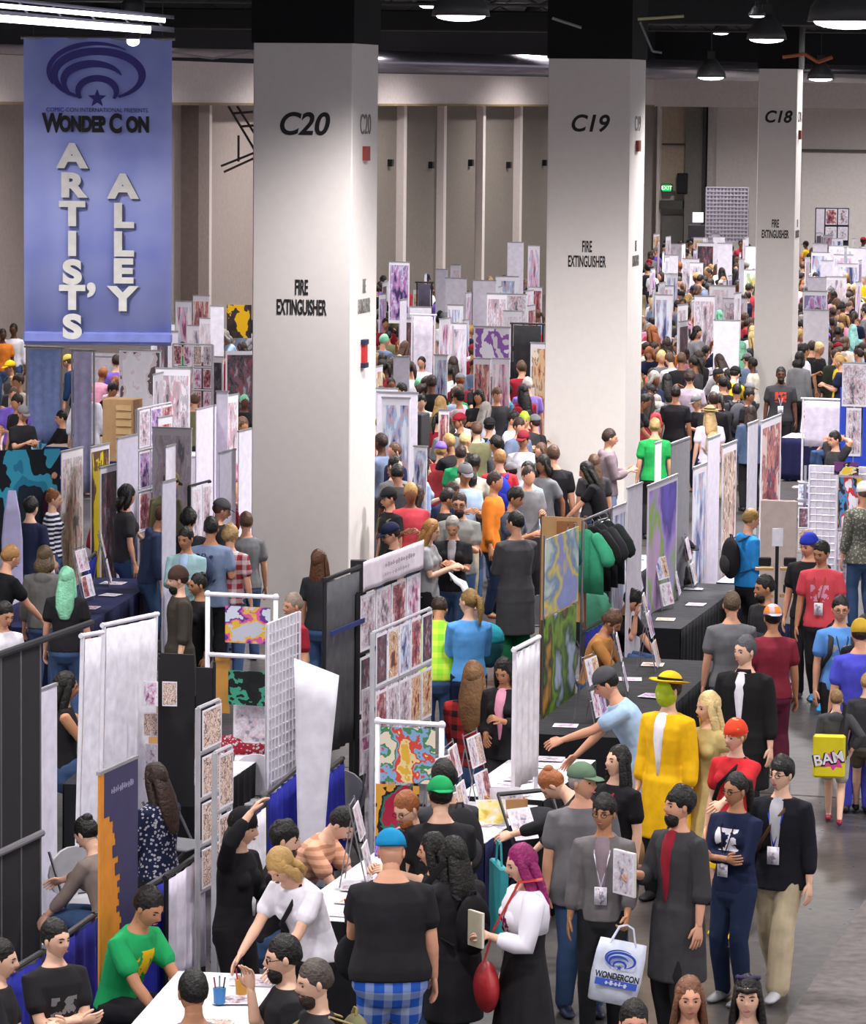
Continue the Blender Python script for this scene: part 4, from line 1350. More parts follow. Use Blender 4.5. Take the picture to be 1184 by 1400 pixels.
pr(618, 1145, 215, 'woman with long black hair in a long black cardigan and dress', top='coat:soot', hair='verylong:hairblack' if 0 else 'long:hairblack', skin='paleskin', arms='book,phone', h=1.66, fem=True, bot='tights:soot')
bag_on_back(last(), 'black', 'soot', 'small black leather backpack on the woman with long black hair', s=.85)
pr(706, 1157, 285, 'woman with magenta dyed hair, white shrug and black dress reading a small book', top='longdress:soot', hair='long:magenta', skin='paleskin', arms='down,book', h=1.68, fem=True, w=1.2, nod=14, bot='tights:black')
PURP = last()
held(last(), 1, b_book('b9b39c', .16, .24), 'notebook', 'grey notebook held open by the woman with magenta hair', 'book', rz=20, off=(0, 0, -.1))
pr(738, 1060, 262, 'woman with a ginger brown updo bending over the table in black', top='long:soot', hair='bun:ginger', skin='paleskin', arms='table,reach', lean=50, h=1.68, nod=26, fem=True, bot='pants:soot', w=1.15)
pr(818, 917, 272, 'man in a pale blue shirt and grey cap pointing down at the white table', top='tee:a9c6e4', cap='cap:darkgrey', hair='short:hairblack', skin='skin', arms='table,reach', lean=28, h=1.8, nod=14, bot='shorts:lightgrey', w=1.1)
pr(846, 1020, 315, 'woman with long dark wavy hair and a red strap over black', top='tee:black', hair='long:hairblack', skin='paleskin', arms='down,down', h=1.66, fem=True, strap='crimson', nod=-8, yaw=-10, w=1.1)
pr(798, 1045, 12, 'older man with a green cap, grey short sleeved shirt and a badge', top='shirt:6f6d70', cap='cap:5f7760', hair='short:greyhair', skin='skin', arms='down,down', h=1.78, w=1.22, belly=.05, lanyard='peach', yaw=38, nod=-2, bot='pants:denim', shoes='navy')
pr(826, 1088, 350, 'young man with glasses and an open grey hoodie carrying a white tote', top='hoodie:6f6a6b', inner='mauve', hair='messy:hairblack', skin='tanskin', arms='down,carry', h=1.68, w=.92, glasses=True, bot='pants:soot', yaw=-12, nod=2, lanyard='white')
held(last(), 1, b_tote('dde3f2', lines=1, lg=True, h=.44, w=.36), 'tote_bag', 'white plastic tote with the blue ringed emblem and the word WONDERCON', 'bag', rz=10, off=(.02, -.10, .02))
pr(928, 1076, 312, 'bearded young man in a long charcoal cardigan and black trousers holding a white book', top='cardigan:3c3b3d', inner='crimson', hair='messy:hairblack', beard='hairblack', skin='skin', arms='book,down', h=1.78, bot='pants:soot', yaw=-16, nod=0)
held(last(), -1, b_book('dfe0f0', .22, .30, m=ARTS[7]), 'programme_book', 'large white programme held by the man in the long charcoal cardigan', 'book', rz=-5, off=(0, -.01, -.16))
pr(1004, 1058, 322, 'woman with glasses in a navy sweater with a white print, arms crossed', top='long:print:navy:white:1.27', hair='tail:hairblack', skin='tanskin', arms='cross,cross', h=1.66, fem=True, glasses=True, bot='pants:1f2a44', shoes='grey', nod=6, yaw=-10, lanyard='soot')
pr(1068, 1035, 335, 'man in an open black jacket, khaki trousers and a brown bag strap', top='jacket:1b1b22', inner='lightgrey', hair='messy:hairblack', skin='paleskin', arms='down,down', h=1.74, bot='wide:khaki', pose='walk', strap='brown', lanyard='blue', glasses=True, shoes='lightgrey', yaw=-14, nod=2)
pr(914, 922, 322, 'costumed person in a yellow zoot suit and yellow hat with a green face mask', top='coat:e9b414', inner='white', hair='short:darkbrown', cap='hat:e9b91c', mask='a4bf2a', skin='paleskin', arms='down,down', h=1.84, bot='wide:soot', yaw=-12, nod=-2)
held(last(), -1, b_tote('a8865c', h=.36, w=.34), 'paper_bag', 'brown paper shopping bag carried by the person in the yellow suit', 'bag')
pr(966, 947, 312, 'woman with long platinum blond curls in a gold satin dress', top='dress:b6a26a', hair='long:paleblond', skin='paleskin', arms='down,down', h=1.7, fem=True, yaw=-14, nod=6, bot='tights:paleskin')
pr(1003, 986, 322, 'woman in a red bandana and a red top with gold trim', top='tee:c22a30', cap='beanie:d8452a', hair='messy:blond', skin='paleskin', arms='down,reach', h=1.68, fem=True, strap='soot', bot='skirt:yellow', shoes='yellow', yaw=-8)
pr(1018, 870, 335, 'grey haired man in a long black suit jacket over an open white shirt', top='coat:1c1b1c', inner='white', collar='1c1b1c', hair='short:darkgrey', skin='paleskin', arms='down,down', h=1.84, bot='pants:soot', yaw=-22, nod=2, w=1.08)
pr(1144, 943, 172, 'small boy in a grey hoodie and pale shorts walking away with a yellow pouch', top='hoodie:454548', hair='short:8a6a44', skin='paleskin', arms='hip,down', h=1.22, bot='shorts:b0aba4', pose='walk', shoes='crimson', w=.95, kid=True)
KID = last()
pr(1185, 920, 178, 'child in a dark vest at the right edge beside the small boy', top='tee:charcoal', hair='short:blond', skin='paleskin', arms='down,down', h=1.3, bot='shorts:5a5248', pose='walk')
pr(1176, 848, 182, 'person in a loose violet blue tee and a yellow and green knitted hat', top='tee:4d4fc4', cap='beanie:b8962c', hair='short:darkbrown', skin='skin', arms='phone,down', h=1.76, w=1.15, bot='pants:4d4fc4')
pr(1150, 816, 8, 'young man with glasses in a light blue tee with backpack straps', top='tee:print:5f97dc:lightgrey:1.22', hair='short:hairblack', skin='skin', arms='down,down', h=1.74, glasses=True, bot='pants:soot', yaw=-8, nod=6, shoes='white', lanyard='soot')
bag_on_back(last(), 'soot', 'charcoal', 'dark backpack on the young man in the light blue tee')
pr(1184, 842, 10, 'dark haired woman in a black open top at the right edge of the photo', top='jacket:black', inner='white', hair='tail:hairblack', skin='paleskin', fem=True, h=1.66)
pr(1122, 741, 345, 'man in a coral red tee with a round white print and an orange lanyard', top='tee:print:coral:pink:1.22', hair='short:hairblack', skin='tanskin', arms='down,down', h=1.8, lanyard='a0502c', yaw=-18, nod=16, bot='pants:soot', shoes='turq', pose='walk')
pr(1104, 731, 335, 'man in a black tee and blue cap close behind the coral red tee', top='tee:soot', cap='capback:blue', hair='short:brown', skin='skin', arms='down,down', h=1.8, yaw=-20, nod=14, bot='pants:soot', w=1.1)
pr(1043, 787, 300, 'dark haired bearded man in a black jacket turned to the left', top='jacket:2a2a2d', hair='short:hairblack', beard='hairblack', skin='tanskin', arms='down,phone', h=1.76, yaw=-10)
pr(1056, 828, 186, 'person in a maroon and white shirt and a bright orange patterned cap', top='tee:7c2634', cap='capback:plaid:orange:lightblue', hair='short:hairblack', skin='tanskin', arms='down,down', h=1.7, bot='wide:maroon', w=1.1)
pr(1000, 809, 184, 'man in a plain grey tee seen from behind by the black draped table', top='tee:66666a', hair='short:5a4a38', skin='skin', arms='phone,down', h=1.78, w=1.1)
pr(1031, 697, 112, 'person in a bright blue hooded jacket with a black backpack', top='hoodie:2f8fd8', hair='short:8a6c38', skin='skin', arms='low,phone', h=1.74, nod=16, bot='pants:soot')
bag_on_back(last(), 'soot', 'charcoal', 'black backpack on the person in the bright blue hooded jacket')
# behind the black draped table, centre right
pr(942, 742, 60, 'seated woman in black with crossed arms and a wide dark hat', top='tee:soot', cap='hat:232022', hair='long:hairblack', skin='tanskin', pose='sit', arms='cross,cross', h=1.72, lean=12, nod=16, fem=True)
pr(872, 810, 50, 'seated young man in a black tee resting his chin on his hand', top='tee:soot', hair='messy:hairblack', skin='skin', pose='sit', arms='chin,table', lean=20, h=1.72, nod=24)
pr(846, 838, 72, 'seated person with curly hair in a rust orange top', top='long:b07a42', hair='curly:brown', skin='tanskin', pose='sit', arms='table,table', lean=18, h=1.72, nod=24, fem=True)
# centre, around the second aisle
pr(702, 700, 205, 'tall man in a long charcoal coat and bright green trousers', top='cardigan:48474a', hair='short:hairblack', skin='skin', arms='phone,phone', h=1.84, bot='wide:1f6a48', yaw=30, nod=14, w=1.1)
pr(628, 674, 356, 'tall bearded man with glasses in a grey tee', top='tee:8a8a84', hair='short:darkbrown', beard='darkbrown', skin='skin', glasses=True, arms='down,phone', h=1.86, w=1.1, nod=8)
pr(618, 708, 352, 'grey haired woman in a black waistcoat over a pale top looking down', top='tee:soot', inner='lightgrey', hair='short:greyhair', skin='skin', arms='phone,phone', h=1.7, fem=True, nod=24)
pr(594, 712, 75, 'woman with long reddish blond hair in a grey tee with black straps', top='tee:9a9a9c', hair='long:9c6e3c', skin='paleskin', arms='phone,phone', h=1.7, fem=True, nod=16, bot='pants:soot')
pr(617, 669, 95, 'dark haired man in a black tee left of the tall bearded man', top='tee:soot', hair='short:hairblack', skin='tanskin', arms='phone,phone', h=1.74, nod=16)
pr(710, 668, 62, 'young man in a slate plaid shirt with an olive bag strap', top='shirt:plaid:52586a:3c4250', hair='messy:hairblack', skin='tanskin', arms='phone,phone', h=1.78, nod=20, strap='olive')
pr(644, 646, 172, 'man in black tee with thick black hair, back turned, mid aisle', top='tee:soot', hair='messy:hairblack', skin='skin', arms='phone,phone', h=1.72)
pr(683, 615, 178, 'blond man in a red tee with a blue backpack', top='tee:c8343a', hair='short:a87a4a', skin='skin', arms='down,down', h=1.78, w=1.1, yaw=20)
bag_on_back(last(), 'blue', 'royal', 'bright blue backpack on the blond man in the red tee')
pr(630, 609, 182, 'person in a plain bright green tee in the crowd left of the red tee', top='tee:2d9a62', hair='short:darkbrown', skin='skin', h=1.72)
pr(603, 605, 160, 'person in a purple cap and a red tee near column C20', top='tee:b84048', cap='cap:purple', hair='short:blond', skin='paleskin', h=1.7, yaw=20)
pr(581, 630, 110, 'woman with long black hair in a pale blue cardigan', top='cardigan:8fa0c0', hair='long:hairblack', skin='paleskin', arms='down,phone', h=1.66, fem=True, bot='pants:denim')
pr(538, 629, 318, 'dark haired man in a brown leather jacket over a dark red shirt', top='jacket:3c3328', inner='maroon', hair='short:hairblack', skin='tanskin', h=1.78, yaw=-10)
pr(528, 668, 300, 'man in a black cap with an olive backpack by the side of column C20', top='tee:soot', cap='cap:soot', hair='short:hairblack', skin='skin', h=1.74, nod=14)
bag_on_back(last(), 'olive', 'olive', 'olive backpack on the man in the black cap beside column C20')
pr(529, 717, 290, 'man in a navy cap just above the white header of the print wall', top='tee:soot', cap='cap:navy', hair='short:darkbrown', skin='skin', h=1.74, nod=20, glasses=True)
pr(756, 609, 172, 'big man in a loose black tee with his back to the camera beside column C19', top='tee:soot', hair='short:brown', skin='skin', h=1.86, w=1.3, yaw=25, bot='pants:soot')
pr(669, 572, 182, 'person in a black cap with a pale blue backpack', top='tee:soot', cap='capback:soot', hair='short:hairblack', skin='skin', h=1.72)
bag_on_back(last(), 'bluegrey', 'lightblue', 'pale blue and black backpack on the person in the black cap')
pr(715, 590, 350, 'man in a dark red cap and a white tee facing the camera', top='tee:white', cap='cap:7c2430', hair='short:hairblack', skin='tanskin', h=1.76, yaw=-10)
pr(717, 564, 0, 'person with lime green hair and dark clothes behind the red cap', top='tee:charcoal', hair='messy:9ab030', skin='skin', h=1.74)
pr(721, 516, 184, 'white haired man in a lilac shirt left of column C19', top='shirt:8f78c8', hair='short:whitehair', skin='skin', h=1.8, w=1.12, bot='pants:khaki')
pr(690, 525, 290, 'dark haired man in a teal blue tee in profile beside the lilac shirt', top='tee:4a7c96', hair='short:hairblack', skin='skin', h=1.76)
pr(590, 513, 184, 'man in a black suit jacket standing with his back to the camera', top='jacket:18181a', hair='short:darkbrown', skin='darkskin', h=1.84, w=1.12, bot='pants:soot')
pr(836, 587, 95, 'man in a mauve grey hooded top looking right in front of column C19', top='hoodie:84747a', hair='short:darkbrown', skin='skin', arms='phone,phone', h=1.82, bot='pants:bluegrey', w=1.05)
pr(797, 633, 262, 'dark haired woman bending left in a black and white top by the cardboard', top='tee:black', hair='long:hairblack', skin='skin', h=1.68, fem=True, lean=20, arms='table,table', nod=12)
pr(812, 622, 186, 'woman with long brown hair seen from behind beside column C19', top='tee:charcoal', hair='long:brown', skin='skin', h=1.68, fem=True)
pr(601, 820, 178, 'bent person in a lime and yellow tie dyed tee beside the print wall', top='tee:plaid:8ad636:c8e04a', hair='short:darkbrown', skin='tanskin', h=1.7, lean=34, arms='table,table', w=1.1, nod=26)
pr(640, 806, 190, 'costumed person in a sky blue top with a dark corset and a white horn', top='long:5a9cdc', hair='tail:8a6c3c', skin='paleskin', h=1.72, fem=True, arms='phone,phone', yaw=40, bot='pants:navy', inner=None)
HORN = last()
pr(648, 905, 172, 'seated woman with very long light brown hair in a red and black checked shirt', top='long:plaid:b0302e:241c1e', hair='long:7c5a38', skin='paleskin', pose='sit', arms='table,table', h=1.95, fem=True, w=1.1)
pr(686, 903, 335, 'black haired woman in a black jacket writing beside the red checked shirt', top='jacket:soot', inner='pink', hair='long:hairblack', skin='tanskin', arms='low,phone', h=1.62, fem=True, nod=22, bot='pants:darkgrey')
pr(436, 752, 150, 'woman with very long auburn hair, black tee and jeans near the base of column C20', top='tee:2e2e32', hair='long:5c3a26', skin='skin', h=1.66, fem=True, bot='pants:denim', arms='down,down', nod=-10)
pr(398, 812, 300, 'person with short grey brown hair mostly hidden behind the wire grid', top='tee:crimson', hair='short:8a7a6c', skin='skin', h=1.66)
# left half
pr(240, 776, 285, 'bearded man in a brown knitted beanie and a dark long cardigan', top='cardigan:3f3a34', cap='beanie:4a362e', hair='short:darkbrown', beard='hairblack', skin='paleskin', h=1.74, bot='pants:soot', arms='down,down')
pr(268, 785, 300, 'dark haired woman close behind the brown beanie', top='long:soot', hair='bun:hairblack', skin='tanskin', h=1.62, fem=True, bot='pants:soot')
pr(252, 722, 342, 'young man in a pale turquoise tee with a tan strap', top='long:9cc0c4', inner='lightblue', hair='short:hairblack', skin='tanskin', arms='phone,phone', h=1.76, nod=14, yaw=-6)
pr(289, 707, 176, 'man in a slate blue shirt with short dark hair seen from behind', top='shirt:7c8ba8', hair='short:hairblack', skin='tanskin', h=1.8, w=1.08, arms='strap,phone', bot='pants:soot')
bag_on_back(last(), '3a4660', 'navy', 'dark blue sling bag on the man in the slate blue shirt', s=.7, x=.05)
pr(316, 718, 165, 'person with curly blond hair in a red and white patterned shirt', top='tee:plaid:8c2c34:c9b8b8', hair='curly:a88a5c', skin='skin', h=1.7)
pr(258, 696, 182, 'person in a black jacket with bushy black hair left of the slate blue shirt', top='jacket:soot', hair='curly:hairblack', skin='tanskin', h=1.78)
pr(232, 695, 100, 'man in a navy hooded jacket with messy brown hair looking down to the right', top='hoodie:3c4866', hair='messy:5c3c2c', skin='skin', h=1.76, nod=24, lean=12)
pr(238, 647, 140, 'man in an olive jacket and olive cap leaning away', top='jacket:6e6b50', cap='cap:6c6440', hair='short:darkbrown', skin='skin', h=1.82, lean=16, nod=12)
pr(308, 684, 100, 'man in a grey cap and black jacket looking right near the blue drape', top='jacket:26262a', cap='cap:darkgrey', hair='short:brown', skin='skin', h=1.76, nod=18)
pr(336, 700, 190, 'person in a grey top half hidden by the left edge of column C20', top='tee:77777a', hair='short:brown', skin='skin', h=1.7)
pr(74, 637, 98, 'bald man in a maroon sweater in profile', top='long:5e3248', hair='bald:brown', skin='skin', h=1.72, nod=10, w=1.08)
pr(76, 670, 88, 'brown haired woman in a blue and white striped top', top='long:stripe:navy:white', hair='bun:7c4c2c', skin='paleskin', h=1.64, fem=True)
pr(44, 680, 150, 'black haired man in a dark navy tee beside the pale sail banner', top='tee:232a44', hair='messy:hairblack', skin='paleskin', h=1.74, w=1.08)
pr(20, 747, 128, 'ginger man in a black tee leaning on the table at the left edge', top='tee:17171b', hair='short:a07444', skin='skin', h=1.78, lean=16, arms='table,down', w=1.1, nod=12)
pr(62, 747, 172, 'person with a brown bob in a grey jacket with a red badge', top='hoodie:6c6a68', hair='bob:5a4a34', skin='skin', h=1.68)
pr(92, 776, 175, 'person with a long wavy mint green wig', top='tee:soot', hair='long:mint', skin='skin', h=1.66, fem=True)
pr(10, 825, 40, 'dark haired person in a white tee at the left edge above the black panels', top='tee:white', hair='short:hairblack', skin='skin', h=1.72, nod=20)
pr(94, 920, 100, 'seated dark haired woman partly hidden behind the white curtain frame', top='tank:soot', hair='long:hairblack', skin='tanskin', pose='sit', arms='table,reach', h=1.8, fem=True)
pr(206, 892, 190, 'person in a khaki top seen from behind right of the white curtains', top='long:a89a78', hair='short:darkbrown', skin='skin', h=1.66)
pr(270, 500, 250, 'man in a black cap and black tee bending over a far left stall', top='tee:soot', cap='cap:black', hair='short:brown', skin='paleskin', h=1.8, lean=30, arms='table,table', w=1.1)
pr(82, 562, 290, 'person with dark hair in a black jacket seated below the blue banner', top='jacket:soot', hair='short:hairblack', skin='skin', h=1.7, pose='sit', arms='table,table')
pr(12, 494, 300, 'person in a bright yellow cap at the far left', top='tee:darkgrey', cap='cap:yellow', hair='short:brown', skin='skin', h=1.7)
pr(4, 450, 20, 'person in an orange top standing at the far left wall', top='tee:orange', hair='short:hairblack', skin='darkskin', h=1.7, far=True)
pr(18, 443, 350, 'person in a black vest over a white top at the far left wall', top='long:white', inner='black', hair='short:hairblack', skin='darkskin', h=1.76, far=True)
pr(90, 486, 250, 'man in a yellow cap and navy jacket bending below the blue banner', top='jacket:1c3660', cap='cap:d8c060', hair='short:brown', skin='skin', h=1.74, lean=20)
pr(198, 528, 10, 'person with reddish brown hair looking over the cartoon poster', top='tee:crimson', hair='bob:7c4a2c', skin='skin', h=1.6, fem=True)
# right half, farther back
pr(895, 572, 186, 'blond man in a bright green tee between columns C19 and C18', top='tee:239a4c', hair='short:a8905c', skin='skin', h=1.78, bot='pants:soot', w=1.05)
pr(924, 528, 172, 'man in a loose black tee right of the green tee', top='tee:222126', hair='short:hairblack', skin='tanskin', h=1.78, w=1.1)
pr(943, 506, 184, 'tall person with thick dark hair in a pale mauve tee', top='tee:b8a8b8', hair='curly:3a2c26', skin='skin', h=1.86, w=1.12)
pr(970, 556, 190, 'person in a straw hat and a white top with a tan knapsack', top='tee:e4dcea', cap='hat:c8ac78', hair='long:c0a070', skin='paleskin', h=1.7, fem=True)
bag_on_back(last(), 'c8b890', 'tan', 'small tan knapsack on the person in the straw hat', s=.75)
pr(1007, 525, 186, 'person with a large grey backpack between columns C19 and C18', top='tee:3c3c44', hair='short:hairblack', skin='skin', h=1.74, bot='pants:bluegrey')
bag_on_back(last(), '55555e', 'charcoal', 'large grey backpack in the crowd just left of column C18', s=1.1)
pr(982, 480, 186, 'person in a white tee with a round black backpack', top='tee:e8e0ec', hair='short:hairblack', skin='skin', h=1.76, w=1.1)
bag_on_back(last(), 'black', 'soot', 'black backpack on the person in the white tee left of column C18')
pr(887, 516, 186, 'red haired person in an olive jacket beside column C19', top='jacket:4c4a38', hair='short:c06030', skin='skin', h=1.72)
pr(990, 520, 280, 'bearded man in a black tee left of the grey backpack', top='tee:222226', hair='short:hairblack', beard='hairblack', skin='skin', h=1.76)
pr(1026, 555, 190, 'dark haired woman in a denim jacket below column C18', top='jacket:4c5c78', hair='long:3a2a24', skin='skin', h=1.66, fem=True, bot='pants:soot')
pr(1068, 502, 356, 'bearded man in a charcoal tee with a red round print facing the camera', top='tee:print:3a393c:c84a3c:1.27', hair='short:hairblack', beard='hairblack', skin='darkskin', h=1.84, w=1.2, lanyard='white', bot='pants:soot', nod=2)
pr(1139, 590, 300, 'seated man in a dark tee with both hands clasped behind his head', top='tee:charcoal', hair='short:hairblack', skin='skin', h=1.85, pose='sit', arms='head,head', nod=10)
pr(1146, 556, 285, 'man in a slate tee sitting at the black draped table behind', top='tee:3c4252', hair='short:brown', skin='skin', h=1.75, pose='sit', arms='table,reach')
pr(1180, 660, 200, 'person in a pale knitted beanie and camouflage jacket at the right edge', top='jacket:floral:55564c:8c8a80', cap='beanie:d8ccc4', hair='short:brown', skin='skin', h=1.8, w=1.1)
pr(1094, 470, 180, 'person in a bright yellow jacket right of column C18', top='jacket:e6d21c', hair='short:darkbrown', skin='skin', h=1.7, far=True)
pr(1110, 466, 176, 'large man in a dark jacket next to the bright yellow jacket', top='jacket:26262a', hair='short:darkbrown', skin='skin', h=1.86, w=1.2, far=True)
pr(1130, 455, 172, 'person in a crimson tee and a violet cap right of column C18', top='tee:a82430', cap='cap:8a5cc0', hair='short:darkbrown', skin='skin', h=1.72, far=True)
pr(1166, 444, 184, 'person with a pale turquoise wig at the right edge of the far crowd', top='tee:8cc8c4', hair='long:9cd4cc', skin='skin', h=1.72, far=True)
pr(1142, 478, 186, 'person in a dark olive jacket behind the bright blue framed sign', top='jacket:2c3028', hair='short:darkbrown', skin='skin', h=1.74, far=True)
# bottom edge
pr(382, 1280, 282, 'man with glasses, slick dark hair and a long black beard in profile', top='tee:soot', hair='short:hairblack', beard='hairblack', skin='paleskin', glasses=True, arms='chin,down', h=1.74, nod=8)
pr(424, 1314, 290, 'balding man with a trimmed dark beard and olive backpack straps', top='tee:soot', hair='short:4a423c', beard='darkbrown', skin='paleskin', h=1.72, nod=10)
bag_on_back(last(), 'olive', '8a7c50', 'olive backpack with tan straps on the balding bearded man')
pr(943, 1338, 8, 'smiling girl with long light brown hair at the bottom edge', top='tee:soot', hair='long:6a4630', skin='skin', h=1.62, fem=True, yaw=-6, nod=0)
pr(1023, 1336, 352, 'woman with a black fringe and a dark flower band at the bottom edge', top='tee:lavender', hair='long:hairblack', skin='paleskin', h=1.62, fem=True, nod=0)
BAND = last()
pr(868, 1370, 4, 'dark haired person at the bottom edge, only the top of the head in view', top='tee:soot', hair='short:hairblack', skin='skin', h=1.66)

def extras():
    # horn, flower band, yellow pouch and red handbag follow their owners
    r = HORN['root']; P = HORN['P']
    bm = bmesh.new(); tube(bm, [P.hm @ V((0, -.02, .10)), P.hm @ V((0, -.06, .18)), P.hm @ V((0, -.15, .22)), P.hm @ V((0, -.24, .30))], [.035, .04, .03, .008], n=10)
    o = bm_obj('horn', bm, cloth('white'), r, smooth=True); o['label'] = 'white curved foam horn'
    r = BAND['root']; P = BAND['P']
    bm = bmesh.new()
    for k in range(6): ball(bm, P.hm @ V((-.06 + .024 * k, .0 - .02 * math.cos((k - 2.5) * .5), .128)), (.018, .018, .015), 8, 6)
    bm_obj('flower_band', bm, cloth('343048'), r, smooth=True)
    bm = bmesh.new(); tube(bm, [P.hm @ V((-.05, -.082, .07)), P.hm @ V((0, -.092, .06)), P.hm @ V((.05, -.082, .07))], [(.018, .022)] * 3, side=(0, 0, 1), n=8)
    bm_obj('fringe', bm, pmat('hair:hairblack'), r, smooth=True)
    r = KID['root']; P = KID['P']; k = r.scale.x
    t = thing('pouch_bag', 'yellow pouch with white and pink comic lettering on the small boy\'s back', 'bag', r.matrix_basis @ V((.07, .20, .93)), r.rotation_euler.z)
    t.scale = (1.25, 1.25, 1.25)
    boxo('pouch', (-.115, -.02, -.15), (.115, .04, .16), mat('dccb1c', .5), t, bevel=.015)
    text('BAM', .11, mat('soot'), t, (.004, .043, -.015), rot=(R(90), R(-12), math.pi), bold=.009, ext=.001, name='lettering_edge')
    text('BAM', .11, mat('white'), t, (0, .046, -.01), rot=(R(90), R(-12), math.pi), bold=.002, ext=.001)
    bm = bmesh.new(); ball(bm, (-.03, .040, -.02), (.075, .003, .06), 16, 8, f=lambda d, p: V((p.x * (1 + .25 * math.cos(8 * math.atan2(d.z, d.x))), p.y, p.z * (1 + .25 * math.cos(8 * math.atan2(d.z, d.x)))))); bm_obj('burst', bm, mat('d84a9c'), t)
    bm = bmesh.new(); tube(bm, [(-.08, .0, .14), (-.10, -.1, .36), (-.06, -.28, .38), (.1, -.34, .1)], [(.014, .004)] * 4, n=6); bm_obj('strap', bm, cloth('soot'), t)
    r = PURP['root']; P = PURP['P']
    t = thing('handbag', 'soft red handbag hanging at the hip of the woman with magenta hair', 'bag', r.matrix_basis @ V((.05, -.28, .82)), r.rotation_euler.z)
    bm = bmesh.new(); ball(bm, (0, 0, 0), (.16, .075, .17), 18, 14, f=lambda d, p: V((p.x * (1.1 - .3 * max(0, d.z)), p.y, p.z))); bm_obj('bag_body', bm, mat('9c2328', .45, bump=.4, bscale=14), t, smooth=True)
    bm = bmesh.new(); tube(bm, [(-.08, 0, .13), (-.05, .06, .36), (.04, .20, .68), (.08, .34, .70)], [(.02, .005)] * 4, n=6); bm_obj('strap', bm, mat('b0322c', .5), t)
    sh = []
    bm = bmesh.new(); torso(bm, P, 1.18, 1.465, .026, 0, .05)
    for A in P.arms: arm_tube(bm, A, 1.9, .026, P.w)
    o = bm_obj('shrug', bm, cloth('print:white:magenta:1.2'), r, smooth=True); o['label'] = 'white shrug'
LATER.append(extras)
def more_bags():
    # black satchel of the man in plaid shorts, its white cord trailing
    t = thing('satchel', 'big black satchel with a white cord hanging left of the blue plaid shorts', 'bag', at(508, 1300, 1.0) + V((0, -.15, 0)), R(190))
    bm = bmesh.new(); ball(bm, (0, 0, 0), (.24, .10, .19), 18, 14, f=lambda d, p: V((p.x * (1.15 - .15 * abs(d.x)), p.y, p.z))); bm_obj('bag_body', bm, cloth('17171a'), t, smooth=True)
    bm = bmesh.new(); tube(bm, [(-.2, 0, .1), (-.22, .05, .3), (-.45, .1, .62)], [(.025, .006)] * 3, n=6); bm_obj('strap', bm, cloth('soot'), t)
    bm = bmesh.new(); tube(bm, [(-.12, .12, .16), (-.02, .13, .17), (.05, .13, .08), (.10, .13, -.04), (.02, .13, -.14), (-.12, .13, -.25), (-.2, .12, -.32)], [.008] * 7, n=6); bm_obj('white_cord', bm, mat('c8c8cc'), t, smooth=True)
    # pushchair behind the grey shirted man
    p = at(742, 1215, .3)
    t = thing('pushchair', 'dark folding pushchair standing behind the woman with magenta hair', 'pushchair', (p.x, p.y, 0), R(30))
    bm = bmesh.new(); tube(bm, [(0, .1, .35), (0, 0, .45), (0, -.05, .75)], [(.2, .06), (.22, .08), (.2, .04)], n=12); bm_obj('seat', bm, cloth('soot'), t, smooth=True)
    bm = bmesh.new(); ball(bm, (0, .05, .78), (.24, .24, .16), 16, 8, f=lambda d, q: V((q.x, q.y, max(q.z, -.02)))); bm_obj('canopy', bm, cloth('26262a'), t, smooth=True)
    bm = bmesh.new()
    for sd in (-.24, .24):
        rod(bm, V((sd, .3, 1.02)), V((sd, -.35, .1)), .014); rod(bm, V((sd, -.15, .7)), V((sd, .3, .1)), .014)
    rod(bm, V((-.24, .3, 1.02)), V((.24, .3, 1.02)), .018); bm_obj('frame', bm, mat('2a2a2e', .4), t)
    for sd in (-.26, .26):
        for y in (-.36, .3):
            bm = bmesh.new(); rod(bm, V((sd - .02, y, .1)), V((sd + .02, y, .1)), .1, 18); bm_obj('wheel', bm, mat('1c1c1e', .7), t)
    p = at(668, 872, .5)
    t = thing('baby_carrier', 'teal hooded baby carrier beside the sky blue costumed person', 'pushchair', (p.x, p.y, .0), R(200))
    t.scale = (.68, .68, .68)
    bm = bmesh.new(); ball(bm, (0, 0, .72), (.26, .26, .26), 18, 12, f=lambda d, q: V((q.x, q.y, max(q.z, -.05)))); bm_obj('hood', bm, cloth('teal'), t, smooth=True)
    bm = bmesh.new(); tube(bm, [(0, .05, .4), (0, 0, .5), (0, 0, .66)], [(.18, .2), (.24, .26), (.24, .26)], n=14); bm_obj('shell', bm, cloth('1c4850'), t, smooth=True)
    bm = bmesh.new(); [rod(bm, V((a, b, .42)), V((a * 1.4, b * 1.4, 0)), .014) for a in (-.15, .15) for b in (-.15, .15)]; bm_obj('frame', bm, STEEL(), t)
    t = thing('shopping_bag', 'flat teal shopping bag held left of the woman with magenta hair', 'bag', at(682, 1200, 1.15), R(100))
    boxo('bag_body', (-.2, -.03, -.42), (.2, .03, .1), mat('2f8f94', .5), t, bevel=.01)
    bm = bmesh.new(); tube(bm, [(-.1, 0, .1), (-.06, 0, .25), (.06, 0, .25), (.1, 0, .1)], [.008] * 4, n=6); bm_obj('handle', bm, mat('2f8f94', .5), t)
LATER.append(more_bags)
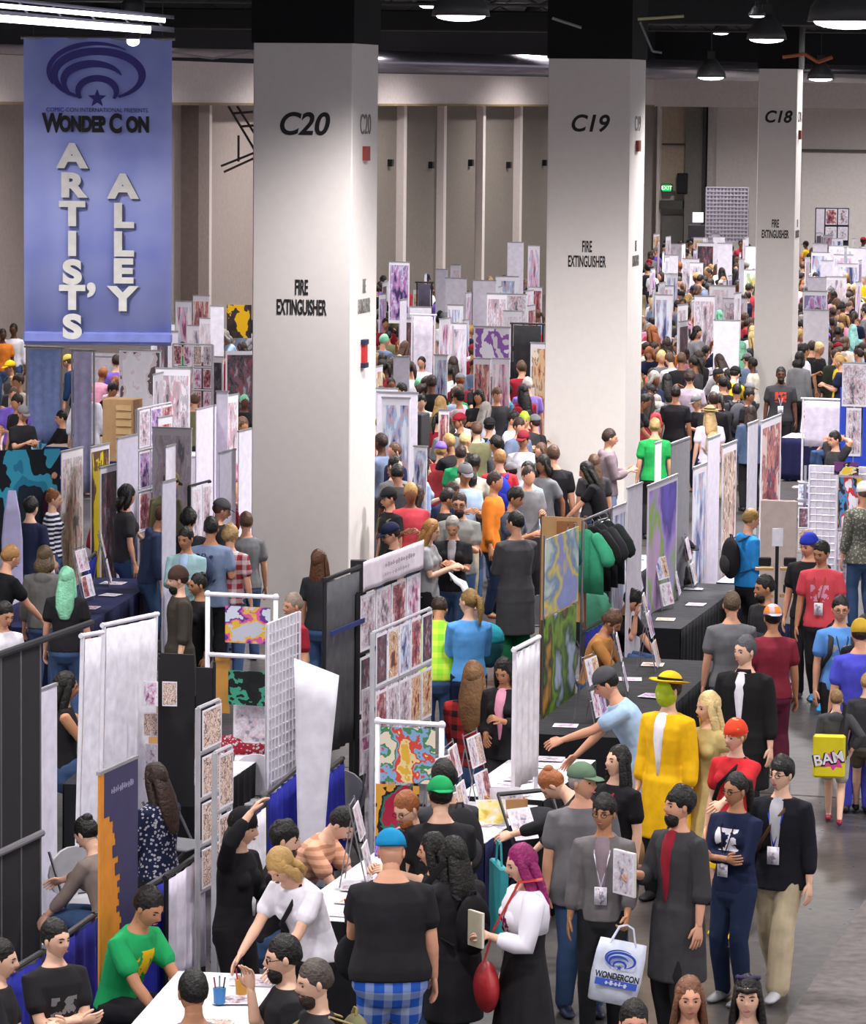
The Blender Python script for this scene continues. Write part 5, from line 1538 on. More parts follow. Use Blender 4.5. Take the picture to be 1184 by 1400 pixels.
# ---------------------------------------------------------------- booths, near to far
# left edge: black fabric wall
A, a, L = seg(-30, 905, 52, 2.4)
t = thing('fabric_display_wall', 'tall black fabric display wall at the left edge of the photo', 'display wall', A, a)
for k in range(3):
    bm = bmesh.new(); box(bm, (L * k / 3 + .012, -.02, .04), (L * (k + 1) / 3 - .012, .02, 2.38)); bm_obj('fabric_panel', bm, mat('242326', .8), t, bevel=.008)
for k in range(4):
    bm = bmesh.new(); rod(bm, V((L * k / 3, -.01, 0)), V((L * k / 3, -.01, 2.42)), .016, 8); bm_obj('post', bm, mat('6a686c', .5), t)
for z in (.95, 2.41):
    bm = bmesh.new(); rod(bm, V((0, -.03, z)), V((L + (1.0 if z > 2 else 0), -.03, z)), .028, 8); bm_obj('crossbar', bm, mat('77757a' if z < 2 else '2c2b2e', .5), t)
rollup(seg(54, 944, 77, 2.0), 2.0, 1.95, mat('e3e0ee', .6), 'plain white board standing right of the black fabric wall')
curtain(seg(105, 872, 130, 2.25), 2.25, 1.75, 'white', 'narrow left strip of white curtain on a white pipe frame', tilt=4, amp=.01)
curtain(seg(137, 857, 209, 2.25), 2.25, 1.85, 'white', 'wide white curtain with hanging folds on a white pipe frame', tilt=3, amp=.02, wl=.25)
OR_ = art('orange_ink', ['e2902c', 'e2902c', 'e2902c', '3a3350', '2c2a3c'], 1.6, border=0, aspect=(1, 2.2))
rb = rollup(seg(135, 1058, 187, 2.05), 2.05, 2.0, mat('d98a2e', .55), 'orange and dark blue pull up banner with ink splashes')
bm = bmesh.new(); L_ = seg(135, 1058, 187, 2.05)[2]
box(bm, (.08, -.009, 1.74), (L_, -.006, 2.04)); rr_ = random.Random(3)
for k in range(40):
    x_ = L_ * (.30 + .35 * (k / 40) ** .6 + rr_.uniform(-.08, .08)); z_ = 1.74 - k * .042
    box(bm, (x_, -.009, z_ - .042), (L_, -.006, z_))
o_ = bm_obj('dark_print', bm, mat('37355c', .5), rb)
scribble(rb, L_ * .58, -.012, 1.9, L_ * .6, .05, mat('9a94b4'), 11)
print_wall(seg(276, 969, 304, 2.1), 2.1, .75, 4, 1, 'rear strip by the raised arm', [9, 9], rail='lightgrey')
print_wall(seg(299, 1030, 320, 1.9), 1.9, .6, 3, 1, 'front strip by the raised arm', [9, 9], rail='lightgrey')
print_wall(seg(254, 1150, 278, 1.0), 1.0, .3, 1, 1, 'low beside the white cloth', [7], rail='lightgrey') if 0 else None
curtain(seg2(230, 1199, 281, 1163, .98), .98, .85, 'e6e0f0', 'white cloth draped over the low blue drape rail', rail='black', name='white_cloth', cat='cloth', amp=.015, wl=.2)
# the low blue drape down the middle of the row
for i, (x0, y0, x1, y1, lb) in enumerate(((-40, 1362, 60, 1302, 'beneath the man in profile'), (60, 1302, 130, 1252, 'behind the man with crossed arms'), (130, 1252, 184, 1226, 'below the orange banner'),
        (182, 1226, 234, 1194, 'behind the man in the green tee'), (318, 1130, 366, 1090, 'behind the person reaching up'), (362, 1090, 414, 1046, 'beside the bearded man'), (430, 1070, 470, 1038, 'below the black post'))):
    drape(x0, y0, x1, y1, .92, '2a2f96', 'low royal blue drape %s' % lb)
curtain(seg2(318, 1140, 364, 1098, .96), .96, .8, 'white', 'small white cloth hung over the blue drape behind the raised arm', rail='black', name='white_cloth', cat='cloth', amp=.012)
folding_chair(at(120, 1310, 0) + V((0, 0, 0)), R(40), 'white folding chair below the seated person in the tan cardigan', 'lightgrey')
folding_chair(at(245, 1228, 0), R(60), 'grey folding chair right of the woman in the flecked navy top', 'midgrey')
folding_chair(at(342, 1165, 0), R(-10), 'white folding chair behind the pink print strips', 'white')
folding_chair(at(455, 1190, 0), R(-20), 'grey folding chair left of the bent man in peach stripes', 'midgrey')
folding_chair(at(800, 985, 0), R(60), 'grey folding chair behind the person in the rust orange top', 'lightgrey')
folding_chair(at(742, 905, 0), R(180), 'grey folding chair near the green trousers', 'grey')
# long white table of the nearest row, edge towards the aisle
T1 = table(318, 1445, 400, 1335, .75, 'soot', 'white topped artist table in front of the shaggy blond woman', top='e8e6ec')
litter(T1, 4, 'in front of the shaggy blond woman', 3, (7, 9, 0, 7))
T2 = table(500, 1262, 622, 1170, .6, 'soot', 'white topped artist table in front of the bent man in peach stripes', top='e6e4ea')
litter(T2, 6, 'by the bent man in peach stripes', 4, (7, 1, 0, 6), racks=1, rackkind=(0, 7))
T3 = table(662, 1152, 733, 1102, .75, '1c2048', 'navy draped table heaped with prints below the pointing man', top='e2e0ea')
litter(T3, 8, 'below the pointing man', 5, (7, 0, 1, 9, 2), racks=3, rackkind=(0, 9, 7, 8))
T4 = table(742, 1094, 812, 1040, .7, 'soot', 'white topped table with papers beside the aisle', top='eceaf0')
litter(T4, 6, 'below the pale blue shirt', 6, (7, 7, 0))
# white boards and stands of the row behind
wire_grid(seg(367, 853, 410, 2.15), 2.15, 1.6, 'white wire grid covered by a grey white sheet, left of the curling white banner', panels='d8d6dc')
A, a, L = seg(402, 900, 463, 2.05, 'v')
t = thing('curling_banner', 'white blank banner curling at its right edge left of the black post', 'banner stand', A, a)
bm = bmesh.new()
wavy(bm, L, .2, 2.05, .03, .9, shape=lambda s, tt, x, z: (x * (1 - .42 * min(1, max(0, (tt - .05) * 1.4)) ** .8) + .05 * tt, z - .12 * s * (1 - tt)))
bm_obj('sheet', bm, mat('e4e2ea', .5), t, smooth=True)
bm = bmesh.new(); rod(bm, V((.1, .08, 0)), V((.1, .08, 2.0)), .012, 6); box(bm, (-.1, -.05, 0), (.35, .2, .03)); bm_obj('stand', bm, STEEL(), t)
cs = curtain(seg(446, 793, 492, 2.4), 2.4, 1.5, '5a5a5e', 'grey gauze curtain hung from a black rail left of the print wall', rail='black', amp=.012)
bm = bmesh.new(); Lc = seg(446, 793, 492, 2.4)[2]; box(bm, (.02, -.05, 1.92), (Lc, -.03, 1.96)); bm_obj('blue_band', bm, mat('24346c', .5), cs)
bm = bmesh.new(); p = at(490, 770, 2.4); box(bm, (p.x - .07, p.y, 0), (p.x + .07, p.y + .1, 2.42)); box(bm, (p.x - .25, p.y - .2, 0), (p.x + .25, p.y + .3, .02))
tag(bm_obj('black_post', bm, mat('1c1b1e', .7)), 'thick black draped post at the left end of the print wall', 'post')
# the big print wall
W1 = seg(493, 770, 576, 2.45)
t = thing('header_banner', 'pale pink white header banner tied across the top of the large print wall', 'banner', W1[0], W1[1])
bm = bmesh.new(); wavy(bm, W1[2], 2.2, 2.46, .012, .6, y=-.03); bm_obj('cloth', bm, mat('e6dbe4', .6), t, smooth=True)
scribble(t, W1[2] * .55, -.055, 2.37, W1[2] * .5, .05, mat('a89aa2'), 12)
scribble(t, W1[2] * .5, -.055, 2.29, W1[2] * .42, .045, mat('b4a8ae'), 10, seed=7)
print_wall((W1[0], W1[1], W1[2]), 2.18, .55, 3, 4, 'under the pink header banner', [0, 6, 0, 4, 8], rail='black')
print_wall(seg(514, 866, 592, 2.05), 2.05, .6, 3, 5, 'white piped display beside the lime tee', [4, 1, 2, 8, 4, 0], rail='lightgrey')
for k in range(3):      # stacked small prints at the near end
    poster(at(494 + 3 * k, 1010 + 90 * 0 + k * 4, 1.0) - V((0, 0, .5 * k)), W1[1], .3, .42, ARTS[0], 'ink print hanging low at the near end of the print wall, %s' % ('highest', 'middle', 'lowest')[k])
# white pipe frame holding colourful pictures, squarely facing us
def pipe_frame(sg, z, z0, label, c='white', zf=0.0):
    A, a, L = sg
    t = thing('picture_stand', label, 'display stand', A, a)
    m = mat(c, .5)
    for x in (0, L):
        bm = bmesh.new(); rod(bm, V((x, 0, zf)), V((x, 0, z)), .022, 8); ball(bm, (x, 0, z), (.032, .032, .032), 8, 6); bm_obj('post', bm, m, t, smooth=True)
    for zz in (z0, z):
        bm = bmesh.new(); rod(bm, V((0, 0, zz)), V((L, 0, zz)), .02, 8); bm_obj('crossbar', bm, m, t)
    return Matrix.Translation(A) @ Matrix.Rotation(a, 4, 'Z'), L, a
Mf, L, a = pipe_frame(seg(517, 986, 604, 1.78, 'v'), 1.78, .70, 'white pipe frame holding a bright painting and a crimson poster')
A1 = art('bright_a', ['e8b83c', 'f2dc9c', 'd8503c', '8cb4dc', '4c8c5c', 'f4e8d0'], 3.2, border=0, soft=False)
poster(Mf @ V((.03, -.03, 1.33)), a, L - .07, .42, A1, 'bright yellow and red abstract painting at the top of the white pipe frame')
A2 = art('crimson_a', ['9c1c3c', '9c1c3c', '9c1c3c', '2c6c60', '1c181c', 'd8a040'], 2.6, border=0)
poster(Mf @ V((.0, -.04, .90)), a, L - .16, .41, A2, 'crimson poster with green and black figures under the bright painting')
poster(Mf @ V((.0, -.05, .66)), a, .13, .25, art('purple_a', ['7c5cc0', 'a884dc', '5a3aa0'], 3, border=0), 'small purple print under the crimson poster')
poster(Mf @ V((.22, -.05, .68)), a, .2, .2, art('peach_a', ['e8a070', 'f0e4e0', 'f4f0f4'], 2, border=.06), 'white and orange print behind the green cap')
Mf, L, a = pipe_frame(seg(284, 812, 377, 2.15, 'v'), 2.15, 1.62, 'white pipe frame with a pale cartoon picture in front of column C20')
A3 = art('cartoon_b', ['c4c6d4', 'c4c6d4', 'e2b83c', 'd860a0', '6a3c8c', 'd4dce8'], 2.4, border=.0)
poster(Mf @ V((L * .28, -.03, 1.74)), a, L * .66, .32, A3, 'pale picture with yellow, pink and purple blobs in the white pipe frame')
poster(Mf @ V((L * .34, -.05, 1.20)), a, L * .62, .30, art('dark_green', ['0e1212', '141818', '3c9478', '101414'], 2.2, border=0), 'black picture with a jade green shape below the white pipe frame')
poster(Mf @ V((L * .08, .06, 1.1)), a, L * .22, .5, mat('b8863c', .6), 'amber coloured panel left of the black and jade picture')
poster(Mf @ V((L * .36, .05, .85)), a, L * .52, .34, ARTS[7], 'pale sheet hanging below the black and jade picture')
bm = bmesh.new(); ball(bm, (0, 0, .1), (.3, .22, .1), 16, 10, f=lambda d, p: p * (1 + .5 * noise.noise(p * 9)))
o = bm_obj('folded_clothes', bm, cloth('floral:crimson:lightgrey'), smooth=True); o.location = at(340, 1035, .7); tag(o, 'heap of red and grey folded clothes above the white folding chair', 'clothes')
T5 = table(300, 1075, 365, 1030, .6, 'soot', 'black table under the heap of folded clothes', top='white')
T6 = table(185, 1075, 245, 1020, .6, '202024', 'black draped table behind the woman in the flecked navy top', top='2a2a30')
litter(T6, 3, 'behind the woman in the flecked navy top', 12, (6, 7, 0))
# black display with small prints behind
A, a, L = seg(217, 893, 292, 1.95, 'v')
t = thing('black_display_board', 'black folding display board behind the small pinned prints', 'display stand', A, a)
for k, (x0, x1) in enumerate(((0, L * .66), (L * .66, L))):
    bm = bmesh.new(); box(bm, (x0 + .01, 0, .7), (x1 - .01, .03, 1.95 - .1 * k)); bm_obj('board', bm, mat('19181b', .8), t)
for k in range(2):
    bm = bmesh.new(); rod(bm, V((L * k, .02, 0)), V((L * k, .02, 1.9)), .014, 6); bm_obj('post', bm, BLACKP(), t)
for i in range(3):
    for j in range(2):
        p = at(196 + j * 26, 965 + i * 42, 1.55 - .3 * i)
        poster(p, R(-6), .12, .2, ARTS[(6, 9, 7)[(i + j) % 3]], 'small pinned print in the %s of three, %s column, beside the black display board' % (('top row', 'middle row', 'bottom row')[i], ('left', 'right')[j]))
poster(at(190, 1040, 1.0), R(14), .55, .3, mat('d8a868', .6), 'tan folded card standing above the brown haired woman', lean=10)
# towers of prints on the left stall with the tilted photo cards
T7 = table(110, 860, 216, 792, .8, '1a1c3c', 'navy draped table with tilted photo cards left of the brown beanie', top='24284c')
litter(T7, 4, 'left of the brown beanie', 21, (0, 8, 7), racks=3, rackkind=(0, 8, 7, 6))
bm = bmesh.new(); p, q = at(152, 815, .76), at(214, 790, .76)
T7b = table(-30, 850, 70, 800, .8, '3c3c5a', 'pale topped table at the left edge beside the leaning man in black', top='b8b4c4')
litter(T7b, 4, 'beside the leaning man in black', 22, (1, 7, 2))
# roll-up banners, left half
for x0, y0, x1, z, h, m_, lb in (
    (84, 618, 113, 2.1, 2.0, ARTS[0], 'pull up banner with portraits left of the yellow banner'),
    (160, 600, 188, 2.3, 2.0, mat('d4cfe0', .6), 'plain pale banner right of the yellow banner'),
    (137, 640, 160, 1.95, 1.5, ARTS[4], 'stand of small grey prints beside the yellow banner'),
    (222, 660, 240, 2.2, 2.0, mat('c9c6d6', .6), 'narrow pale banner above the olive cap'),
    (268, 560, 296, 2.2, 2.0, mat('ddd8ea', .6), 'white backed banner left of the dark monster poster'),
    (296, 535, 312, 2.4, 2.1, mat('e8e4f2', .6), 'slim white banner just left of the dark monster poster'),
    (300, 620, 322, 2.2, 2.0, mat('cfcbdc', .6), 'pale banner with a black pole near column C20'),
    (326, 590, 344, 2.3, 2.0, mat('e9e6f4', .6), 'bright white banner touching the left edge of column C20'),
    (288, 418, 306, 2.6, 2.4, mat('eae6f2', .6), 'tall white banner left of the yellow and black poster'),
    (264, 404, 286, 2.5, 2.3, ARTS[8], 'tall brown and violet banner beside the blue hanging banner'),
    (240, 412, 262, 2.4, 2.2, ARTS[6], 'tall pale pink banner beside the blue hanging banner'),
    (322, 500, 343, 2.0, 1.8, ARTS[4], 'dark crowded poster behind the left edge of column C20')):
    rollup(seg(x0, y0, x1, z, 'v' if x1 - x0 > 14 and z > 2.38 else 'u'), z, h, m_, lb, simple=True)
YB = rollup(seg(124, 612, 149, 2.15), 2.15, 2.05, art('yellow_a', ['e4cc1c', 'e4cc1c', 'e4cc1c', '6a4a30', '2c2420'], 2.0, border=.03), 'bright yellow pull up banner with a dark figure and black letters')
scribble(YB, seg(124, 612, 149, 2.15)[2] / 2, -.012, 1.9, seg(124, 612, 149, 2.15)[2] * .75, .14, mat('7a6424'), 6)
poster(at_d(310, 462, 80), R(0), .52, .70, art('bats', ['d8a818', 'd8a818', '3a3030', '2c2424'], 1.8, border=0), 'yellow poster with a dark winged shape left of column C20')
poster(at(308, 585, 1.1), R(10), .55, 1.25, ARTS[4], 'large dark grey violet monster poster at the left edge of column C20')
print_wall(seg(190, 560, 236, 2.2), 2.2, .5, 3, 3, 'below the cartoon poster on the left', [0, 4, 8, 3], rail='lightgrey')
print_wall(seg(236, 470, 290, 2.4, 'v'), 2.4, .9, 4, 4, 'behind the bending man in black', [8, 0, 6, 5, 9], rail='lightgrey')
print_wall(seg(262, 665, 290, 2.0), 2.0, .6, 2, 2, 'above the slate blue shirt', [7, 0], rail='black')
t_ = rollup(seg(163, 478, 220, 2.3, 'v'), 2.3, 1.1, art('cartoon_white', ['f0eef4', 'f0eef4', 'f4f2f8', 'e8dce0', '6a5c60'], 3, border=.03), 'white poster with grey cartoon sketches under the blue banner')
bm = bmesh.new(); A, a, L = seg(140, 545, 182, 1.9, 'v'); box(bm, (0, 0, 0), (L, .4, .95)); 
o = bm_obj('cardboard_box', bm, mat('b08c64', .7), bevel=.01); o.location = A + V((0, 0, .95)); o.rotation_euler = (0, 0, a); tag(o, 'brown cardboard box with a slatted front on a left stall table', 'box')
bm = bmesh.new()
for k in range(7): box(bm, (L * .45, -.012, .06 + .12 * k), (L * .95, 0, .14 + .12 * k))
ob = bm_obj('slats', bm, mat('c8a878', .7), o)
table(128, 612, 200, 585, .8, '23307c', 'blue draped table under the cardboard box on the left', top='8a7c6c')
bm = bmesh.new(); A, a, L = seg(98, 478, 128, 2.4, 'v'); 
curtain((A, a, L), 2.4, 2.3, '8c88a4', 'grey lilac curtain below the middle of the blue hanging banner', rail='grey', amp=.02)
curtain(seg(36, 474, 84, 2.3, 'v'), 2.3, 1.6, '7c90c0', 'pale blue cloth under the left of the blue hanging banner', rail='grey')
T8 = table(10, 640, 70, 590, .7, '5aa0b8', 'turquoise draped table with bright prints at the left edge', top='d8b8c0')
litter(T8, 4, 'at the left edge with turquoise cloth', 31, (8, 1, 3), racks=2, rackkind=(8, 1, 3, 6))
poster(at(-12, 760, .6), R(20), .9, 1.35, art('cyan_a', ['1c2c3c', '2c8cb0', '40b0d0', '182028'], 1.8, border=0), 'large dark cyan painting at the left edge')
A, a, L = seg(2, 670, 30, 1.9, 'v')
t = thing('sail_banner', 'pale rounded sail shaped banner at the left edge', 'banner stand', A, a)
bm = bmesh.new(); wavy(bm, L, .2, 1.9, .02, .8, shape=lambda s, tt, x, z: (L * .5 + (x - L * .5) * min(1, .35 + (tt * 1.5) ** .6), z)); bm_obj('sheet', bm, mat('b8b4d8', .6), t, smooth=True)
bm = bmesh.new(); rod(bm, V((L / 2, .05, 0)), V((L / 2, .05, 1.9)), .012); box(bm, (0, -.1, 0), (L, .15, .02)); bm_obj('stand', bm, STEEL(), t)
for x0, y0, x1, y1, lb in ((195, 740, 232, 716, 'left of the olive jacket'), (300, 716, 342, 690, 'beside the grey cap'), (116, 770, 132, 756, 'under the portrait banner')):
    drape(x0, y0, x1, y1, 1.0, '28308c', 'royal blue drape %s' % lb)

# centre: booth with the green landscape banners and hanging shirts
G1 = art('landscape_sky', ['a8c8dc', '8890c8', 'd8c85c', '6c8cb0', 'c4d4c8'], 1.6, border=0, soft=True)
G2 = art('landscape_grass', ['7088b8', 'a8b4cc', '3c5838', '7ca03c', '2c3c34', 'c08c3c'], 1.8, border=0, soft=True)
sg = seg(746, 738, 791, 2.35)
t = thing('tall_banner', 'tall painted landscape banner with sky above and grass below', 'banner stand', sg[0], sg[1])
bm = bmesh.new(); box(bm, (0, -.006, 1.62), (sg[2], .006, 2.35)); bm_obj('upper_panel', bm, G1, t)
bm = bmesh.new(); box(bm, (0, -.006, .42), (sg[2] * .95, .006, 1.60)); bm_obj('lower_panel', bm, G2, t)
for x in (.05, sg[2] - .05):
    bm = bmesh.new(); rod(bm, V((x, .02, 0)), V((x, .02, 2.38)), .013); box(bm, (x - .12, -.1, 0), (x + .12, .14, .02)); bm_obj('pole', bm, STEEL(), t)
def hung_shirt(loc, ang, c, label, s=1.0, group=None):
    t = thing('hanging_shirt', label, 'shirt', loc, ang, group)
    t.scale = (s, s, s)
    bm = bmesh.new()
    tube(bm, [(0, 0, -.62), (0, 0, -.3), (0, 0, -.08), (0, 0, -.01)], [(.25, .035), (.24, .05), (.22, .045), (.07, .03)], n=16, flat0=True)
    for sd in (-1, 1): tube(bm, [(sd * .14, 0, -.06), (sd * .27, 0, -.2), (sd * .3, 0, -.28)], [.06, .07, .075], side=(0, 1, 0), n=8)
    bm_obj('garment', bm, cloth(c), t, smooth=True)
    bm = bmesh.new(); tube(bm, [(0, 0, .0), (0, 0, .06), (.03, 0, .09), (0, 0, .12)], [.005] * 4, n=5); bm_obj('hanger_hook', bm, STEEL(), t)
hung_shirt(at(776, 732, 2.25), sg[1], '1c5c54', 'dark green tee hanging in front of the landscape banner', 1.0)
A, a, L = seg(741, 706, 800, 2.1, 'v')
t = thing('cardboard_display', 'brown cardboard backed display board behind the landscape banner', 'display stand', A, a)
bm = bmesh.new(); box(bm, (0, 0, 1.0), (L, .03, 2.1)); bm_obj('board', bm, mat('cardboard', .7), t)
bm = bmesh.new(); box(bm, (L * .35, -.012, 1.92), (L * .8, 0, 2.06)); bm_obj('brown_strip', bm, mat('8c5c34', .7), t)
for x in (0, L):
    bm = bmesh.new(); rod(bm, V((x, .02, 0)), V((x, .02, 2.12)), .02); bm_obj('post', bm, WOOD(), t)
sg = seg(797, 712, 836, 2.1)
t = thing('clothes_rail', 'steel clothes rail with hanging tees right of the landscape banner', 'clothes rail', sg[0], sg[1])
bm = bmesh.new(); rod(bm, V((0, 0, 2.1)), V((sg[2], 0, 2.1)), .015); bm_obj('rail', bm, STEEL(), t)
for x in (0, sg[2]):
    bm = bmesh.new(); rod(bm, V((x, 0, 0)), V((x, 0, 2.1)), .015); rod(bm, V((x, -.25, .03)), V((x, .25, .03)), .015); bm_obj('upright', bm, STEEL(), t)
M_ = Matrix.Translation(sg[0]) @ Matrix.Rotation(sg[1], 4, 'Z')
for k, (c, lb) in enumerate((('3c9c74', 'jade green tee, first on the clothes rail'), ('1a1c1c', 'black tee with a lime streak, second on the clothes rail'), ('2c2c30', 'charcoal tee, third on the clothes rail'), ('242a28', 'dark tee, last on the clothes rail'))):
    hung_shirt(M_ @ V((sg[2] * (k + .5) / 4, 0, 1.98)), sg[1] + R(60), c, lb, 1.05)
hung_shirt(at(812, 806, 1.2), sg[1] + R(50), '5cae8c', 'mint green garment hanging below the clothes rail', 1.0)
curtain(seg(800, 862, 838, 1.0), 1.0, .95, '28308c', 'royal blue drape below the clothes rail', rail='charcoal', name='pipe_and_drape', cat='drape')
curtain(seg(706, 888, 738, 2.05), 2.05, 1.15, 'white', 'white cloth panel left of the landscape banner', amp=.012)
curtain(seg(745, 860, 785, 1.0), 1.0, .95, '242a70', 'navy drape between the landscape banner and the grey chair', rail='charcoal', name='pipe_and_drape', cat='drape')
# poster row going back from the clothes rail
for x0, y0, x1, z, h, m_, lb in (
    (838, 695, 856, 2.1, 1.8, ARTS[2], 'tall see through poster stand with blue and red pictures'),
    (858, 668, 878, 2.35, 2.2, mat('e0dce6', .6), 'plain white banner right of the clothes rail'),
    (918, 607, 943, 2.5, 2.3, mat('8f8e92', .6), 'plain grey backed banner right of the purple banner'),
    (896, 606, 904, 2.2, 2.0, mat('e6e2ee', .6), 'thin white banner in front of the green tee'),
    (968, 600, 984, 2.3, 2.1, mat('dcd6e6', .6), 'white banner below the straw hat'),
    (988, 610, 1007, 2.3, 2.1, ARTS[9], 'pinkish patterned banner right of the straw hat'),
    (1023, 580, 1036, 2.4, 2.2, mat('c9c6d0', .6), 'narrow grey white banner left of the red comic banner'),
    (1041, 577, 1068, 2.2, 2.0, ARTS[8], 'colourful red and green comic banner under the bearded man'),
    (948, 640, 966, 2.1, 1.9, ARTS[2], 'small stand of mixed prints right of the grey backed banner')):
    rollup(seg(x0, y0, x1, z), z, h, m_, lb, simple=(x1 - x0) < 24)
sg = seg(886, 665, 926, 2.2)
t = rollup(sg, 2.2, 2.1, art('purple_fig', ['4a3aa0', '6a58c8', '4c3c9c', 'b89ae0', '8cb83c', 'd0a8d8'], 1.7, border=.03, bcol='d8d4e0', soft=True), 'violet pull up banner with a pale figure')
# black draped table in the middle right
T10 = table(868, 1010, 985, 905, 1.0, '1c1c1f', 'long black draped table covered with small prints and craft things', top='2a2a2c')
litter(T10, 5, 'right of the rust orange top', 41, (6, 1, 3), racks=3, rackkind=(6, 3, 7, 1))
T11 = table(930, 860, 1012, 800, .9, '1c1c1f', 'black draped table with card racks behind the grey tee', top='38383c')
litter(T11, 3, 'behind the grey tee', 42, (1, 6, 2), racks=4, rackkind=(1, 7, 6, 2))
T12 = table(850, 800, 905, 760, .8, '202026', 'small black table with card racks below the violet banner', top='c8c4cc')
litter(T12, 3, 'below the violet banner', 43, (5, 7, 2), racks=3, rackkind=(7, 5, 2, 7))
# right edge booth
A, a, L = seg(1107, 636, 1190, 2.0, 'v')
wire_grid((A, a, L * .45), 2.0, 1.4, 'white wire grid wall at the right edge, left half', panels='e8e4f0')
wire_grid((A + VD * (L * .47), a, L * .6), 2.0, 1.4, 'white wire grid wall at the right edge behind the bird picture', panels='e4e0ee')
M_ = Matrix.Translation(A) @ Matrix.Rotation(a, 4, 'Z')
poster(M_ @ V((L * .5, -.04, 1.25)), a, L * .38, .62, art('bird', ['f0eef4', 'eceaf2', 'c83c3c', '4c8cc0', '2c2c34', 'd8b03c'], 1.8, border=0), 'white picture with red, blue and yellow shapes on the right wire grid')
poster(M_ @ V((L * .5, -.04, .85)), a, L * .34, .34, ARTS[0], 'small black and white picture below the picture with the red and blue shapes')
poster(M_ @ V((L * .42, -.05, 1.9)), a, L * .4, .16, art('wing', ['e8c83c', 'e4d8b0', '1c1c20', '6c3c70'], 2, border=0), 'yellow and black winged cutout on top of the right wire grid')
A, a, L = seg(1040, 683, 1090, 2.0, 'v')
t = thing('display_board', 'beige display board behind the rack of sunglasses', 'display stand', A, a)
bm = bmesh.new(); box(bm, (0, 0, .6), (L, .04, 2.0)); bm_obj('board', bm, mat('c4b4ac', .7), t, bevel=.01)
for x in (.05, L - .05):
    bm = bmesh.new(); rod(bm, V((x, .05, 0)), V((x, .05, 2.0)), .015); bm_obj('post', bm, STEEL(), t)
p = at(1063, 728, 1.7)
t = thing('sunglasses_rack', 'black spinner rack of sunglasses before the beige board', 'rack', (p.x, p.y, 0))
bm = bmesh.new(); rod(bm, V((0, 0, 0)), V((0, 0, 1.72)), .02); rod(bm, V((0, 0, 0)), V((0, 0, .03)), .2, 14); bm_obj('pole', bm, BLACKP(), t)
for j in range(2):
    for sd in (-1, 1):
        boxo('tray', (sd * .14 - .1, -.06, 1.28 - .3 * j), (sd * .14 + .1, .02, 1.31 - .3 * j), mat('b8905c', .6), t)
        boxo('sunglasses', (sd * .14 - .07, -.08, 1.33 - .3 * j), (sd * .14 + .07, -.04, 1.43 - .3 * j), BLACKP(), t, bevel=.012)
boxo('price_card', (-.06, -.03, 1.55), (.06, -.02, 1.75), mat('white'), t)
def jug(p, label):
    t = thing('water_jug', label, 'jug', p)
    bm = bmesh.new(); tube(bm, [(0, 0, 0), (0, 0, .3), (0, 0, .38), (0, 0, .44)], [.14, .14, .06, .04], n=16, flat0=True)
    bm_obj('bottle', bm, mat('7fa0c4', .15, spec=.6), t, smooth=True)
    bm = bmesh.new(); rod(bm, V((0, 0, .46)), V((0, 0, .50)), .045, 12); bm_obj('cap', bm, mat('blue'), t)
table(1072, 800, 1110, 770, .8, '2a2e5c', 'navy draped table carrying the two water jugs', top='d8d4e0')
jug(at(1080, 702, .98) * 1, 'blue water jug on the left beside the right wire grid') if 0 else None
pq_ = at(1094, 722, 1.2)
t = thing('card_stand', 'thin white post with small prints left of the wire grid', 'display stand', (pq_.x, pq_.y, 0))
bm = bmesh.new(); rod(bm, V((.08, .3, 0)), V((.08, .3, 1.95)), .02); box(bm, (-.1, .1, 0), (.26, .5, .02)); bm_obj('post', bm, STEEL(), t)
for k_ in range(3): boxo('bracket', (-.02, .05, 1.3 + .22 * k_), (.1, .32, 1.32 + .22 * k_), STEEL(), t)
poster(at(1091, 722, 1.2), R(0), .2, .26, ARTS[4], 'small dark print between the beige board and the wire grid, upper')
poster(at(1091, 752, 1.0), R(0), .2, .26, ARTS[1], 'small yellow and red print between the beige board and the wire grid, lower')
poster(at(1091, 690, 1.4), R(0), .2, .26, ARTS[2], 'small blue print left of the wire grid, topmost')
T13 = table(1070, 598, 1128, 600, .9, '1f1e24', 'table with a black and navy skirt and white top right of column C18', top='e8e4ee', side=-1, skirt_c='23244a')
litter(T13, 3, 'right of column C18', 51, (7, 0), racks=1)
curtain(seg(1098, 545, 1152, 1.5, 'v'), 1.5, .8, 'e2d8ea', 'white cloth backdrop behind the seated man in slate', amp=.01)
sg = seg(1152, 496, 1186, 2.3, 'v')
t = rollup(sg, 2.3, .7, ARTS[0], 'white sign with small sketches in a bright blue frame at the right edge')
bm = bmesh.new(); box(bm, (-.03, .01, .2), (.06, .05, 1.9)); box(bm, (sg[2] - .06, .01, .2), (sg[2] + .03, .05, 1.9)); box(bm, (0, .02, .15), (sg[2], .04, .8)); bm_obj('blue_frame', bm, mat('2c4cc8', .5), t)
bm = bmesh.new(); box(bm, (.08, -.01, .8), (sg[2] - .08, .0, 1.58)); bm_obj('lower_sheet', bm, ARTS[0], t)
drape(1130, 620, 1150, 605, 1.0, '24266a', 'navy drape left of the bright blue framed sign')
